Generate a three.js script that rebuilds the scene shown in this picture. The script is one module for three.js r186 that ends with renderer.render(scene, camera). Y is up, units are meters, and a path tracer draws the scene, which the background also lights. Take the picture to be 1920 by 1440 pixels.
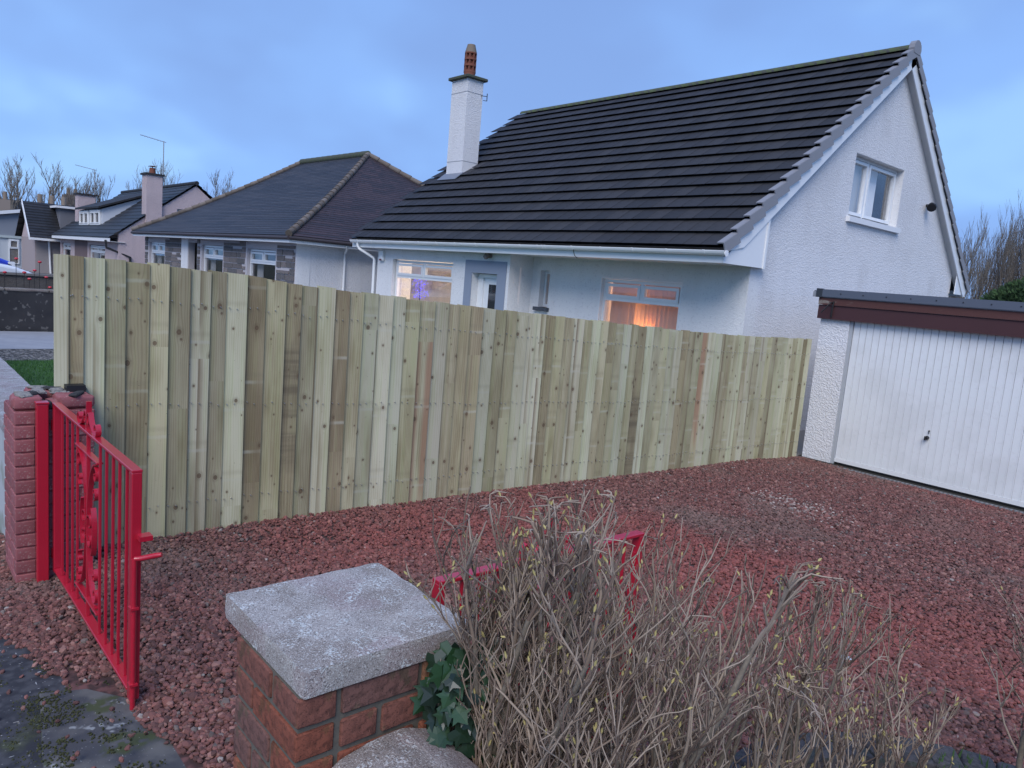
import * as THREE from 'three';
import { mergeGeometries } from 'three/addons/utils/BufferGeometryUtils.js';
import { RoundedBoxGeometry } from 'three/addons/geometries/RoundedBoxGeometry.js';

// ---------------------------------------------------------------- camera, sky, sun, exposure
const scene = new THREE.Scene();
const camera = new THREE.PerspectiveCamera(54.375, 4 / 3, 0.05, 900);
camera.position.set(4.637, 2.108, 10.058);
camera.rotation.order = 'YXZ';
camera.rotation.set(THREE.MathUtils.degToRad(-7.904), THREE.MathUtils.degToRad(48.669), THREE.MathUtils.degToRad(4.7726));

function mulberry(a) { return function () { a |= 0; a = a + 0x6D2B79F5 | 0; let t = Math.imul(a ^ a >>> 15, 1 | a); t = t + Math.imul(t ^ t >>> 7, 61 | t) ^ t; return ((t ^ t >>> 14) >>> 0) / 4294967296; }; }
const LAT = (() => { const r = mulberry(99), t = new Float32Array(65536); for (let i = 0; i < 65536; i++) t[i] = r(); return t; })();
const lat = (x, y, p) => { x = ((x % p) + p) % p; y = ((y % p) + p) % p; return LAT[(x * 73 + y * 5857 + x * y * 131 + p * 17) & 65535]; };
function vn(x, y, p = 256) { const xi = Math.floor(x), yi = Math.floor(y); let fx = x - xi, fy = y - yi; fx = fx * fx * (3 - 2 * fx); fy = fy * fy * (3 - 2 * fy);
  const a = lat(xi, yi, p), b = lat(xi + 1, yi, p), c = lat(xi, yi + 1, p), d = lat(xi + 1, yi + 1, p); return a + (b - a) * fx + (c - a) * fy + (a - b - c + d) * fx * fy; }
function fbm(x, y, o = 4, p = 256) { let s = 0, a = 0.5, n = 0; for (let i = 0; i < o; i++) { s += a * vn(x + i * 17.3, y + i * 9.1, p); n += a; a *= 0.5; x *= 2; y *= 2; p *= 2; } return s / n; }
const clamp = (x, a = 0, b = 1) => x < a ? a : x > b ? b : x;
const sst = (a, b, x) => { x = clamp((x - a) / (b - a)); return x * x * (3 - 2 * x); };
const lerp = (a, b, t) => a + (b - a) * t;
const mix3 = (a, b, t) => [lerp(a[0], b[0], t), lerp(a[1], b[1], t), lerp(a[2], b[2], t)];

// evening sky: even blue cloud, thin and paler in places, a pale cyan band low down
const SW = 1024, SH = 512;
const skyData = new Float32Array(SW * SH * 4);
for (let j = 0; j < SH; j++) for (let i = 0; i < SW; i++) {
  const el = ((j + 0.5) / SH - 0.5) * Math.PI, az = ((i + 0.5) / SW) * 2 * Math.PI - Math.PI;
  const e = Math.max(el, 0), h = e / (Math.PI / 2);
  const k = 6 / (0.35 + Math.sin(e));                        // cloud deck coordinates
  const px = Math.cos(az) * Math.cos(e) * k * 0.30 + 40, py = Math.sin(az) * Math.cos(e) * k * 0.30 + 60;
  const c1 = fbm(px, py, 5), c2 = fbm(px * 2.3 + 11, py * 2.3 + 4, 4);
  let col = mix3([0.166, 0.298, 0.572], [0.116, 0.204, 0.446], sst(0.06, 0.42, h));
  col = mix3(col, [0.116, 0.184, 0.370], sst(0.38, 0.72, c1) * 0.52);
  col = mix3(col, [0.235, 0.405, 0.60], sst(0.56, 0.36, c1) * sst(0.38, 0.62, c2) * 0.5 * sst(0.6, 0.1, h));
  const q = (j * SW + i) * 4;
  skyData[q] = col[0]; skyData[q + 1] = col[1]; skyData[q + 2] = col[2]; skyData[q + 3] = 1;
}
const skyTex = new THREE.DataTexture(skyData, SW, SH, THREE.RGBAFormat, THREE.FloatType);
skyTex.mapping = THREE.EquirectangularReflectionMapping; skyTex.magFilter = THREE.LinearFilter; skyTex.minFilter = THREE.LinearFilter; skyTex.wrapS = THREE.RepeatWrapping; skyTex.needsUpdate = true;
scene.background = skyTex; scene.environment = skyTex;

const sun = new THREE.DirectionalLight(new THREE.Color().setRGB(1.0, 0.965, 0.93), 1.42);
sun.position.set(20, 32, 29); sun.target.position.set(0, 0, 3);
sun.castShadow = true; sun.shadow.radius = 75; sun.shadow.mapSize.set(2048, 2048);
Object.assign(sun.shadow.camera, { left: -45, right: 20, top: 25, bottom: -25, near: 1, far: 140 });
scene.add(sun, sun.target);

const renderer = new THREE.WebGLRenderer({ antialias: true });
renderer.toneMapping = THREE.LinearToneMapping; renderer.toneMappingExposure = 1.85;
renderer.shadowMap.enabled = true; renderer.shadowMap.type = THREE.PCFSoftShadowMap;

// ---------------------------------------------------------------- helpers
const used = new Map();
function numbered(n) { const k = used.get(n) ?? 0; used.set(n, k + 1); return k ? n + '_' + String(k).padStart(3, '0') : n; }
function tag(o, label, category, group, kind) { if (label) o.userData.label = label; if (category) o.userData.category = category; if (group) o.userData.group = group; if (kind) o.userData.kind = kind; return o; }
function thing(name, label, category, pos = [0, 0, 0], group) { const o = new THREE.Group(); o.name = numbered(name); o.position.set(...pos); scene.add(o); return tag(o, label, category, group); }
function part(parent, name, geo, mat, label) { const m = new THREE.Mesh(geo, mat); m.name = name; m.castShadow = m.receiveShadow = true; parent.add(m); if (label) m.userData.label = label; return m; }
function structure(name, geo, mat, label, category) { const m = part(scene, numbered(name), geo, mat); return tag(m, label, category, null, 'structure'); }

class GB {                                                     // collects faces into one geometry
  constructor() { this.p = []; this.n = []; this.u = []; this.c = []; this.i = []; this.col = null; }
  v(p, n, u) { this.p.push(p[0], p[1], p[2]); this.n.push(n[0], n[1], n[2]); this.u.push(u[0], u[1]); if (this.col) this.c.push(...this.col); return this.p.length / 3 - 1; }
  quad(a, b, c, d, uv) {                                       // counter-clockwise seen from outside
    const e1 = [b[0] - a[0], b[1] - a[1], b[2] - a[2]], e2 = [d[0] - a[0], d[1] - a[1], d[2] - a[2]];
    let n = [e1[1] * e2[2] - e1[2] * e2[1], e1[2] * e2[0] - e1[0] * e2[2], e1[0] * e2[1] - e1[1] * e2[0]]; const l = Math.hypot(...n) || 1; n = n.map(x => x / l);
    if (!uv) { const w = Math.hypot(...e1), h = Math.hypot(...e2); const o = [(a[0] + a[2]) % 7, a[1] % 5]; uv = [[o[0], o[1]], [o[0] + w, o[1]], [o[0] + w, o[1] + h], [o[0], o[1] + h]]; }
    const k = [this.v(a, n, uv[0]), this.v(b, n, uv[1]), this.v(c, n, uv[2]), this.v(d, n, uv[3])];
    this.i.push(k[0], k[1], k[2], k[0], k[2], k[3]); return this;
  }
  tri(a, b, c) { const e1 = [b[0] - a[0], b[1] - a[1], b[2] - a[2]], e2 = [c[0] - a[0], c[1] - a[1], c[2] - a[2]];
    let n = [e1[1] * e2[2] - e1[2] * e2[1], e1[2] * e2[0] - e1[0] * e2[2], e1[0] * e2[1] - e1[1] * e2[0]]; const l = Math.hypot(...n) || 1; n = n.map(x => x / l);
    const f = q => Math.abs(n[1]) > 0.7 ? [q[0], q[2]] : Math.abs(n[0]) > Math.abs(n[2]) ? [q[2], q[1]] : [q[0], q[1]];
    this.i.push(this.v(a, n, f(a)), this.v(b, n, f(b)), this.v(c, n, f(c))); return this; }
  hexa(b) {                                                    // 8 corners: bottom 0-3 (ccw from above), top 4-7
    this.quad(b[3], b[2], b[1], b[0]); this.quad(b[4], b[5], b[6], b[7]);
    for (let k = 0; k < 4; k++) { const m = (k + 1) % 4; this.quad(b[k], b[m], b[4 + m], b[4 + k]); } return this;
  }
  box(x0, x1, y0, y1, z0, z1) { return this.hexa([[x0, y0, z1], [x1, y0, z1], [x1, y0, z0], [x0, y0, z0], [x0, y1, z1], [x1, y1, z1], [x1, y1, z0], [x0, y1, z0]]); }
  tube(pts, radii, sides = 6, cap = true) {                    // smooth tapered tube through points
    const N = pts.length, P = pts.map(q => new THREE.Vector3(...q)); let ref = new THREE.Vector3(0.31, 0.2, 0.93), last = null, len = 0; const base = this.p.length / 3;
    for (let k = 0; k < N; k++) {
      const t = P[Math.min(k + 1, N - 1)].clone().sub(P[Math.max(k - 1, 0)]).normalize();
      let a = (last ?? ref).clone().sub(t.clone().multiplyScalar((last ?? ref).dot(t))); if (a.lengthSq() < 1e-6) a = new THREE.Vector3(t.y, -t.x, 0.1); a.normalize(); last = a.clone();
      const b = t.clone().cross(a), r = Array.isArray(radii) ? radii[k] : radii; if (k) len += P[k].distanceTo(P[k - 1]);
      for (let s = 0; s <= sides; s++) { const an = s / sides * 2 * Math.PI, n = a.clone().multiplyScalar(Math.cos(an)).addScaledVector(b, Math.sin(an)); const q = P[k].clone().addScaledVector(n, r); this.v([q.x, q.y, q.z], [n.x, n.y, n.z], [s / sides * 0.1, len]); }
    }
    for (let k = 0; k < N - 1; k++) for (let s = 0; s < sides; s++) { const a = base + k * (sides + 1) + s, b = a + 1, c = a + sides + 1, d = c + 1; this.i.push(a, b, d, a, d, c); }
    if (cap) for (const [k, fl] of [[0, 1], [N - 1, 0]]) { const t = P[fl ? 1 : N - 1].clone().sub(P[fl ? 0 : N - 2]).normalize().multiplyScalar(fl ? -1 : 1); const cc = this.v([P[k].x, P[k].y, P[k].z], [t.x, t.y, t.z], [0, 0]); const r0 = this.p.length / 3;
      for (let s = 0; s <= sides; s++) { const o = (base + k * (sides + 1) + s) * 3; this.v([this.p[o], this.p[o + 1], this.p[o + 2]], [t.x, t.y, t.z], [0, 0]); }
      for (let s = 0; s < sides; s++) fl ? this.i.push(cc, r0 + s + 1, r0 + s) : this.i.push(cc, r0 + s, r0 + s + 1); }
    return this;
  }
  ribbon(pts, w, t) {                                          // flat bar bent in the xy plane: w deep in z, t thick
    for (let k = 0; k < pts.length - 1; k++) { const [x0, y0] = pts[k], [x1, y1] = pts[k + 1], l = Math.hypot(x1 - x0, y1 - y0) || 1, nx = -(y1 - y0) / l * t / 2, ny = (x1 - x0) / l * t / 2, ex = (x1 - x0) / l * t * 0.2, ey = (y1 - y0) / l * t * 0.2;
      const A = [x0 - ex - nx, y0 - ey - ny], B = [x1 + ex - nx, y1 + ey - ny], Cc = [x1 + ex + nx, y1 + ey + ny], D = [x0 - ex + nx, y0 - ey + ny];
      this.quad([...A, w / 2], [...B, w / 2], [...Cc, w / 2], [...D, w / 2]); this.quad([...D, -w / 2], [...Cc, -w / 2], [...B, -w / 2], [...A, -w / 2]);
      this.quad([...A, -w / 2], [...B, -w / 2], [...B, w / 2], [...A, w / 2]); this.quad([...D, w / 2], [...Cc, w / 2], [...Cc, -w / 2], [...D, -w / 2]);
      this.quad([...A, -w / 2], [...A, w / 2], [...D, w / 2], [...D, -w / 2]); this.quad([...B, w / 2], [...B, -w / 2], [...Cc, -w / 2], [...Cc, w / 2]); }
    return this;
  }
  build() { const g = new THREE.BufferGeometry(); g.setAttribute('position', new THREE.Float32BufferAttribute(this.p, 3)); g.setAttribute('normal', new THREE.Float32BufferAttribute(this.n, 3)); g.setAttribute('uv', new THREE.Float32BufferAttribute(this.u, 2)); if (this.c.length) g.setAttribute('color', new THREE.Float32BufferAttribute(this.c, 3)); g.setIndex(this.i); return g; }
}
const box = (...a) => new GB().box(...a).build();
function worldUV(g) {                                          // uv in metres from the dominant face direction
  if (g.index) g = g.toNonIndexed(); const p = g.attributes.position, n = g.attributes.normal, u = new Float32Array(p.count * 2);
  for (let k = 0; k < p.count; k++) { const a = Math.abs(n.getX(k)), b = Math.abs(n.getY(k)), c = Math.abs(n.getZ(k));
    if (b >= a && b >= c) { u[2 * k] = p.getX(k); u[2 * k + 1] = p.getZ(k); } else if (a >= c) { u[2 * k] = p.getZ(k); u[2 * k + 1] = p.getY(k); } else { u[2 * k] = p.getX(k); u[2 * k + 1] = p.getY(k); } }
  g.setAttribute('uv', new THREE.BufferAttribute(u, 2)); return g;
}
function roughBox(w, h, d, bevel, amp, seed, seg = [5, 3, 4]) {  // chipped, uneven block centred on the origin
  const r = mulberry(seed), g = new THREE.BoxGeometry(w, h, d, ...seg), p = g.attributes.position, o1 = r() * 50, o2 = r() * 50;
  const snap = (v, half, n) => { if (n < 3) return v; const ring = half - 2 * half / n, a = Math.abs(v); return Math.abs(a - ring) < 1e-4 ? Math.sign(v) * (half - 2.2 * bevel) : v; };
  for (let k = 0; k < p.count; k++) { let x = snap(p.getX(k), w / 2, seg[0]), y = snap(p.getY(k), h / 2, seg[1]), z = snap(p.getZ(k), d / 2, seg[2]);
    const ex = Math.abs(x) > w / 2 - 1e-4, ey = Math.abs(y) > h / 2 - 1e-4, ez = Math.abs(z) > d / 2 - 1e-4, e = ex + ey + ez;
    const nz = (fbm(x * 22 + o1 + z * 13, y * 22 + o2 + z * 17, 3) - 0.5) * 2 * amp, b = e > 1 ? bevel * (0.6 + 0.8 * vn(x * 40 + o2 + y * 31, z * 40 + o1)) : 0;
    if (ex) x -= Math.sign(x) * (b - nz); if (ey) y -= Math.sign(y) * (b - nz); if (ez) z -= Math.sign(z) * (b - nz); p.setXYZ(k, x, y, z); }
  g.computeVertexNormals(); return worldUV(g);
}
function paint(g, c) { const n = g.attributes.position.count, a = new Float32Array(n * 3); for (let k = 0; k < n; k++) a.set(c, k * 3); g.setAttribute('color', new THREE.BufferAttribute(a, 3)); return g; }

function texture(w, h, fn, srgb = true, rep = [1, 1]) {        // fn(u, v) -> linear rgb or one value, 0..1
  const d = new Uint8Array(w * h * 4), enc = x => { x = clamp(x); return 255 * (srgb ? (x <= 0.0031308 ? 12.92 * x : 1.055 * Math.pow(x, 1 / 2.4) - 0.055) : x); };
  for (let j = 0; j < h; j++) for (let i = 0; i < w; i++) { const c = fn((i + 0.5) / w, (j + 0.5) / h), q = (j * w + i) * 4; if (c.length) { d[q] = enc(c[0]); d[q + 1] = enc(c[1]); d[q + 2] = enc(c[2]); } else d[q] = d[q + 1] = d[q + 2] = enc(c); d[q + 3] = 255; }
  const t = new THREE.DataTexture(d, w, h, THREE.RGBAFormat); t.wrapS = t.wrapT = THREE.RepeatWrapping; t.magFilter = THREE.LinearFilter; t.minFilter = THREE.LinearMipmapLinearFilter; t.generateMipmaps = true; if (srgb) t.colorSpace = THREE.SRGBColorSpace; t.repeat.set(...rep); t.needsUpdate = true; return t;
}
const std = (rgb, rough = 0.8, more = {}) => new THREE.MeshStandardMaterial({ color: new THREE.Color().setRGB(...rgb), roughness: rough, ...more });
const phys = (rgb, rough = 0.5, more = {}) => new THREE.MeshPhysicalMaterial({ color: new THREE.Color().setRGB(...rgb), roughness: rough, ...more });

// ---------------------------------------------------------------- materials
// roughcast: pebbles thrown on render, repeats every 1.6 m
const castBump = texture(1024, 1024, (u, v) => { const a = vn(u * 128, v * 128, 128), b = vn(u * 64 + 3, v * 64 + 9, 64), c = vn(u * 256, v * 256, 256); return clamp(sst(0.35, 0.8, a) * 0.6 + b * 0.3 + c * 0.2); }, false, [1 / 1.6, 1 / 1.6]);
const castMap = (a, b, s) => texture(512, 512, (u, v) => { const g = vn(u * 128, v * 128, 128), n = fbm(u * 6 + s, v * 6, 4, 6), st = fbm(u * 15 + s, v * 3, 3, 3); return mix3(mix3(a, b, sst(0.45, 0.8, n) * 0.6 + sst(0.55, 0.85, st) * 0.35), [a[0] * 0.72, a[1] * 0.72, a[2] * 0.74], sst(0.7, 0.95, g) * 0.4); }, true, [1 / 3.2, 1 / 3.2]);
const M = {};
M.cast = std([1, 1, 1], 0.95, { map: castMap([0.74, 0.735, 0.75], [0.66, 0.65, 0.66], 1), bumpMap: castBump, bumpScale: 0.0075 });
M.smoothWall = std([1, 1, 1], 0.9, { map: castMap([0.74, 0.74, 0.75], [0.68, 0.675, 0.68], 5), bumpMap: castBump, bumpScale: 0.003 });
M.pinkCast = std([1, 1, 1], 0.95, { map: castMap([0.56, 0.45, 0.45], [0.48, 0.385, 0.385], 9), bumpMap: castBump, bumpScale: 0.012 });
M.whitePlastic = phys([0.80, 0.81, 0.82], 0.35, { clearcoat: 0.2 });
M.whitePaint = std([0.78, 0.78, 0.79], 0.5);
M.doorPaint = phys([0.74, 0.80, 0.86], 0.38, { map: null });
M.softGrey = std([0.30, 0.31, 0.34], 0.6);
M.surround = std([0.24, 0.28, 0.36], 0.8);
M.glass = phys([1, 1, 1], 0.02, { transmission: 1, thickness: 0, ior: 1.5 });
M.darkGlass = phys([0.03, 0.035, 0.04], 0.06, { clearcoat: 1, clearcoatRoughness: 0.03 });
M.black = std([0.012, 0.012, 0.014], 0.5);
M.iron = std([0.03, 0.028, 0.03], 0.55, { metalness: 0.3 });
M.red = phys([1, 1, 1], 0.34, { clearcoat: 0.7, clearcoatRoughness: 0.25, map: texture(256, 256, (u, v) => { const n = fbm(u * 14, v * 14, 4, 14), ch = sst(0.76, 0.80, fbm(u * 40 + 9, v * 40, 3, 40)); return mix3(mix3([0.40, 0.008, 0.026], [0.52, 0.013, 0.036], n), [0.13, 0.05, 0.035], ch * 0.8); }, true, [4, 4]) });
const tileNoise = texture(512, 512, (u, v) => { const n = fbm(u * 10, v * 10, 5, 10), l = sst(0.68, 0.82, fbm(u * 40 + 4, v * 40, 3, 40)); const b = 0.3 + 1.15 * n; return [b + l * 0.6, b + l * 0.65, b + l * 0.55]; }, true, [0.8, 0.8]);
const tileMat = c => std(c, 0.72, { map: tileNoise, bumpMap: tileNoise, bumpScale: 0.002 });
M.tiles = [[0.023, 0.022, 0.025], [0.029, 0.028, 0.031], [0.020, 0.0193, 0.022], [0.033, 0.031, 0.033]].map(tileMat);
M.tilesVary = std([1, 1, 1], 0.72, { map: tileNoise, bumpMap: tileNoise, bumpScale: 0.002, vertexColors: true });
M.ridge = std([1, 1, 1], 0.9, { map: texture(256, 256, (u, v) => mix3([0.06, 0.06, 0.06], [0.085, 0.11, 0.05], sst(0.4, 0.65, fbm(u * 12, v * 12, 4, 12))), true, [1.5, 1.5]) });
M.verge = std([0.25, 0.25, 0.27], 0.55);
M.clay = std([0.20, 0.07, 0.045], 0.85);
M.buff = std([0.24, 0.19, 0.15], 0.9);
M.soffit = std([0.6, 0.6, 0.6], 0.7);
M.inner = std([0.62, 0.56, 0.5], 0.9);

// ---------------------------------------------------------------- the ground
const profile = pts => x => { if (x <= pts[0][0]) return pts[0][1]; for (let k = 1; k < pts.length; k++) if (x <= pts[k][0]) { const t = (x - pts[k - 1][0]) / (pts[k][0] - pts[k - 1][0]); return lerp(pts[k - 1][1], pts[k][1], t); } return pts[pts.length - 1][1]; };
const groundY = profile([[-60, -0.25], [-8, -0.12], [0, -0.035], [0.5, -0.02], [1.4, 0.045], [3.1, 0.085], [4.2, 0.12], [5.2, 0.155], [6.4, 0.18], [7.3, 0.205], [8.0, 0.215], [8.9, 0.205], [9.3, 0.16], [9.6, 0.14], [11, 0.12], [14, 0.06]]);
function sheet(x0, x1, z0, z1, nx, nz, dy, yf = (x, z) => groundY(z)) {
  const gb = new GB(), id = []; for (let a = 0; a <= nx; a++) for (let b = 0; b <= nz; b++) { const x = lerp(x0, x1, a / nx), z = lerp(z0, z1, b / nz); id.push(gb.v([x, yf(x, z) + dy, z], [0, 1, 0], [x, z])); }
  for (let a = 0; a < nx; a++) for (let b = 0; b < nz; b++) { const i = a * (nz + 1) + b; gb.i.push(i, i + 1, i + nz + 2, i, i + nz + 2, i + nz + 1); }
  const g = gb.build(); g.computeVertexNormals(); return g;
}
const earthTex = texture(512, 512, (u, v) => mix3([0.055, 0.06, 0.03], [0.09, 0.08, 0.055], fbm(u * 8, v * 8, 5, 8)), true, [0.25, 0.25]);
structure('ground', sheet(-400, 400, -400, 400, 2, 60, -0.5, (x, z) => groundY(z)), std([1, 1, 1], 1, { map: earthTex }), 'rough earth and grass stretching away behind the houses', 'ground');

const gravelBase = texture(1024, 1024, (u, v) => { const n = fbm(u * 60, v * 60, 3, 60), m = fbm(u * 5, v * 5, 4, 5); return mix3(mix3([0.05, 0.026, 0.024], [0.15, 0.065, 0.06], sst(0.3, 0.75, n)), [0.08, 0.06, 0.055], sst(0.5, 0.75, m) * 0.5); }, true, [0.5, 0.5]);
structure('driveway', sheet(-0.42, 8.6, 0.1, 9.42, 24, 60, 0), std([1, 1, 1], 1, { map: gravelBase, bumpMap: gravelBase, bumpScale: 0.012 }), 'compacted red driveway base under the loose stones', 'driveway');
structure('garage_apron', box(-0.5, 3.0, -0.25, -0.03, -0.3, 0.14), std([0.16, 0.15, 0.14], 0.95, { map: earthTex }), 'narrow concrete strip in front of the garage door', 'concrete strip');

// pavement: dark tarmac with pale chips, moss along its edge
const mossAt = (x, z) => sst(0.52, 0.7, fbm(x * 3.1 + 20, z * 3.1 + 4, 5)) * (0.25 + 0.75 * sst(0.42, 0.0, Math.abs(z - 9.44 + 0.1 * Math.sin(x * 3))));
const tarTex = texture(2048, 1024, (u, v) => { const x = -2 + u * 6, z = 9.3 + v * 3; const n = fbm(x * 30, z * 30, 4), sp = vn(x * 95, z * 95, 4096), sp2 = vn(x * 55 + 9, z * 55, 4096);
  let c = mix3([0.026, 0.027, 0.034], [0.06, 0.06, 0.068], sst(0.3, 0.75, n)); if (sp > 0.935) c = mix3(c, [0.5, 0.5, 0.5], sst(0.935, 0.97, sp)); if (sp2 > 0.95) c = [0.24, 0.23, 0.22];
  const m = mossAt(x, z); return mix3(c, mix3([0.03, 0.036, 0.012], [0.085, 0.1, 0.03], vn(x * 80, z * 80, 4096)), m * 0.9); });
{ const g = sheet(-14, 16, 9.42, 13.2, 60, 16, 0, (x, z) => groundY(z)); const p = g.attributes.position, u = g.attributes.uv; for (let k = 0; k < p.count; k++) u.setXY(k, (p.getX(k) + 2) / 6, (p.getZ(k) - 9.3) / 3); structure('pavement', g, std([1, 1, 1], 0.85, { map: tarTex, bumpMap: tarTex, bumpScale: 0.004 }), 'dark tarmac pavement with pale chippings outside the gate', 'pavement'); }
structure('road', sheet(-80, 60, 13.3, 20, 2, 4, -0.09, () => 0.04), std([0.05, 0.05, 0.055], 0.9), 'grey tarmac road beyond the pavement kerb', 'road');
{ const k = new GB(); for (let i = 0; i < 30; i++) k.box(-14 + i, -13.01 + i, -0.1, 0.075, 13.2, 13.32); structure('kerb', k.build(), std([0.3, 0.3, 0.3], 0.9), 'grey concrete kerb between pavement and road', 'kerb'); }
// threshold slab between the piers, weathered, worn corner
const slabTex = texture(1024, 512, (u, v) => { const x = u * 2, z = v; const n = fbm(x * 9, z * 9, 5), st = fbm(x * 4 + 7, z * 4 + 3, 5), li = fbm(x * 13 + 30, z * 13, 4), sp = vn(x * 150, z * 150, 4096);
  let c = mix3([0.055, 0.055, 0.062], [0.12, 0.115, 0.11], sst(0.3, 0.7, n)); c = mix3(c, [0.16, 0.15, 0.13], sst(0.55, 0.75, st) * 0.4); c = mix3(c, [0.34, 0.35, 0.35], sst(0.70, 0.78, li) * 0.7 * sst(0.3, 0.6, vn(x * 60, z * 60, 4096))); c = mix3(c, [0.05, 0.062, 0.02], sst(0.54, 0.7, fbm(x * 6 + 90, z * 6 + 50, 5)) * 0.9 * sst(0.2, 0.6, vn(x * 45 + 3, z * 45, 4096))); if (sp > 0.95) c = [0.34, 0.34, 0.33]; return c; });
{ const pts = [[1.12, 9.52], [1.18, 9.36], [1.34, 9.24], [1.62, 9.15], [1.88, 9.10], [2.2, 9.02], [2.62, 8.98], [2.78, 9.0], [2.78, 9.6], [1.9, 9.62]]; const sh = new THREE.Shape(pts.map(([x, z]) => new THREE.Vector2(x, -z)));
  const g = new THREE.ExtrudeGeometry(sh, { depth: 0.08, bevelEnabled: true, bevelSize: 0.008, bevelThickness: 0.008, bevelSegments: 2 }); g.rotateX(-Math.PI / 2); g.translate(0, 0.086, 0);
  const q = worldUV(g), u = q.attributes.uv; for (let k = 0; k < u.count; k++) u.setXY(k, u.getX(k) / 2, u.getY(k));
  structure('threshold_slab', q, std([1, 1, 1], 0.85, { map: slabTex, bumpMap: slabTex, bumpScale: 0.006 }), 'stained concrete slab between the gate piers', 'slab'); }

// moss in the joint between tarmac and slab
{ const r = mulberry(19), g = new THREE.IcosahedronGeometry(1, 0), N = 1800, im = new THREE.InstancedMesh(g, new THREE.MeshStandardMaterial({ color: 0xffffff, roughness: 1 }), N), m = new THREE.Matrix4(), q = new THREE.Quaternion(), e = new THREE.Euler(), c = new THREE.Color(); let k = 0, guard = 0;
  while (k < N && guard++ < 200000) { const t = r(), x = 0.7 + t * 1.5 + (r() - 0.5) * 0.3, z = 9.53 - 0.1 * t + (r() + r() - 1) * 0.24; if (fbm(x * 9 + 3, z * 9, 4) < 0.47 + 0.1 * Math.abs(z - 9.5)) continue; const s = 0.0025 + r() * 0.004; q.setFromEuler(e.set(r() * 3, r() * 3, r() * 3)); const y = groundY(z) + (x > 1.15 && z < 9.6 ? 0.02 : 0.0); m.compose(new THREE.Vector3(x, Math.max(y, x > 1.15 && z < 9.6 ? 0.176 : 0), z), q, new THREE.Vector3(s, s * 0.6, s)); im.setMatrixAt(k, m); const b = 0.6 + r() * 0.9; im.setColorAt(k, c.setRGB(0.04 * b, 0.043 * b, 0.014 * b)); k++; }
  im.count = k; im.name = 'moss'; tag(im, 'green moss growing in the joint of the threshold slab', 'moss', null, 'stuff'); scene.add(im); }
// the front garden to the left of the fence
const yGarden = (x, z) => lerp(groundY(z), 0.08, sst(-1, -9, x));
const lawnTex = texture(512, 512, (u, v) => mix3([0.02, 0.06, 0.012], [0.045, 0.12, 0.025], fbm(u * 30, v * 30, 4, 30)), true, [0.5, 0.5]);
structure('lawn', sheet(-10.2, -0.62, 1.6, 8.85, 20, 16, 0.0, yGarden), std([1, 1, 1], 1, { map: lawnTex }), 'small mown lawn behind the new wooden fence', 'lawn');
{ const r = mulberry(5), g = new GB(); g.tri([-0.004, 0, 0], [0.004, 0, 0], [0.002, 0.045, 0.008]); const N = 26000, im = new THREE.InstancedMesh(g.build(), std([0.045, 0.135, 0.028], 0.9, { side: THREE.DoubleSide }), N), m = new THREE.Matrix4(), q = new THREE.Quaternion(), e = new THREE.Euler();
  for (let k = 0; k < N; k++) { const x = -10.15 + r() * 6.6, z = 5.6 + r() * 3.2; q.setFromEuler(e.set((r() - 0.5) * 0.8, r() * 6.28, (r() - 0.5) * 0.8)); m.compose(new THREE.Vector3(x, yGarden(x, z), z), q, new THREE.Vector3(1, 0.6 + r() * 0.7, 1)); im.setMatrixAt(k, m); }
  im.name = 'grass'; tag(im, 'short green grass blades of the front lawn', 'grass', null, 'stuff'); scene.add(im); }
structure('pebble_strip', sheet(-11.75, -10.2, 1.6, 9.4, 4, 10, 0.004, yGarden), std([1, 1, 1], 1, { map: texture(512, 512, (u, v) => { const a = vn(u * 40, v * 40, 40), b = vn(u * 90, v * 90, 90); return mix3([0.05, 0.05, 0.05], [0.38, 0.36, 0.34], sst(0.35, 0.85, a * 0.6 + b * 0.4)); }, true, [0.7, 0.7]), bumpMap: castBump, bumpScale: 0.03 }), 'strip of grey pebbles along the lawn edge', 'pebbles');
structure('path', sheet(-14.9, -11.75, 1.6, 9.4, 4, 10, 0.008, yGarden), std([1, 1, 1], 0.8, { map: texture(256, 256, (u, v) => mix3([0.24, 0.25, 0.28], [0.34, 0.35, 0.38], fbm(u * 10, v * 10, 4, 10)), true, [0.5, 0.5]) }), 'pale grey paved path beside the dark boundary wall', 'path');
structure('side_yard', sheet(-60, -15.2, -8, 9.4, 6, 6, 0.2, () => 0.12), std([0.1, 0.1, 0.1], 0.95), 'grey driveway of the neighbouring bungalow', 'driveway');
structure('side_path', sheet(-1.62, -0.42, -9, 1.62, 3, 8, 0.0, (x, z) => groundY(z)), std([0.22, 0.21, 0.2], 0.95), 'concrete path between house gable and garage', 'path');
structure('house_path', sheet(-14.9, -0.62, -0.2, 1.6, 6, 3, 0.0, () => 0.02), std([0.24, 0.23, 0.22], 0.95), 'paved path along the front of the white house', 'path');

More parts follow.
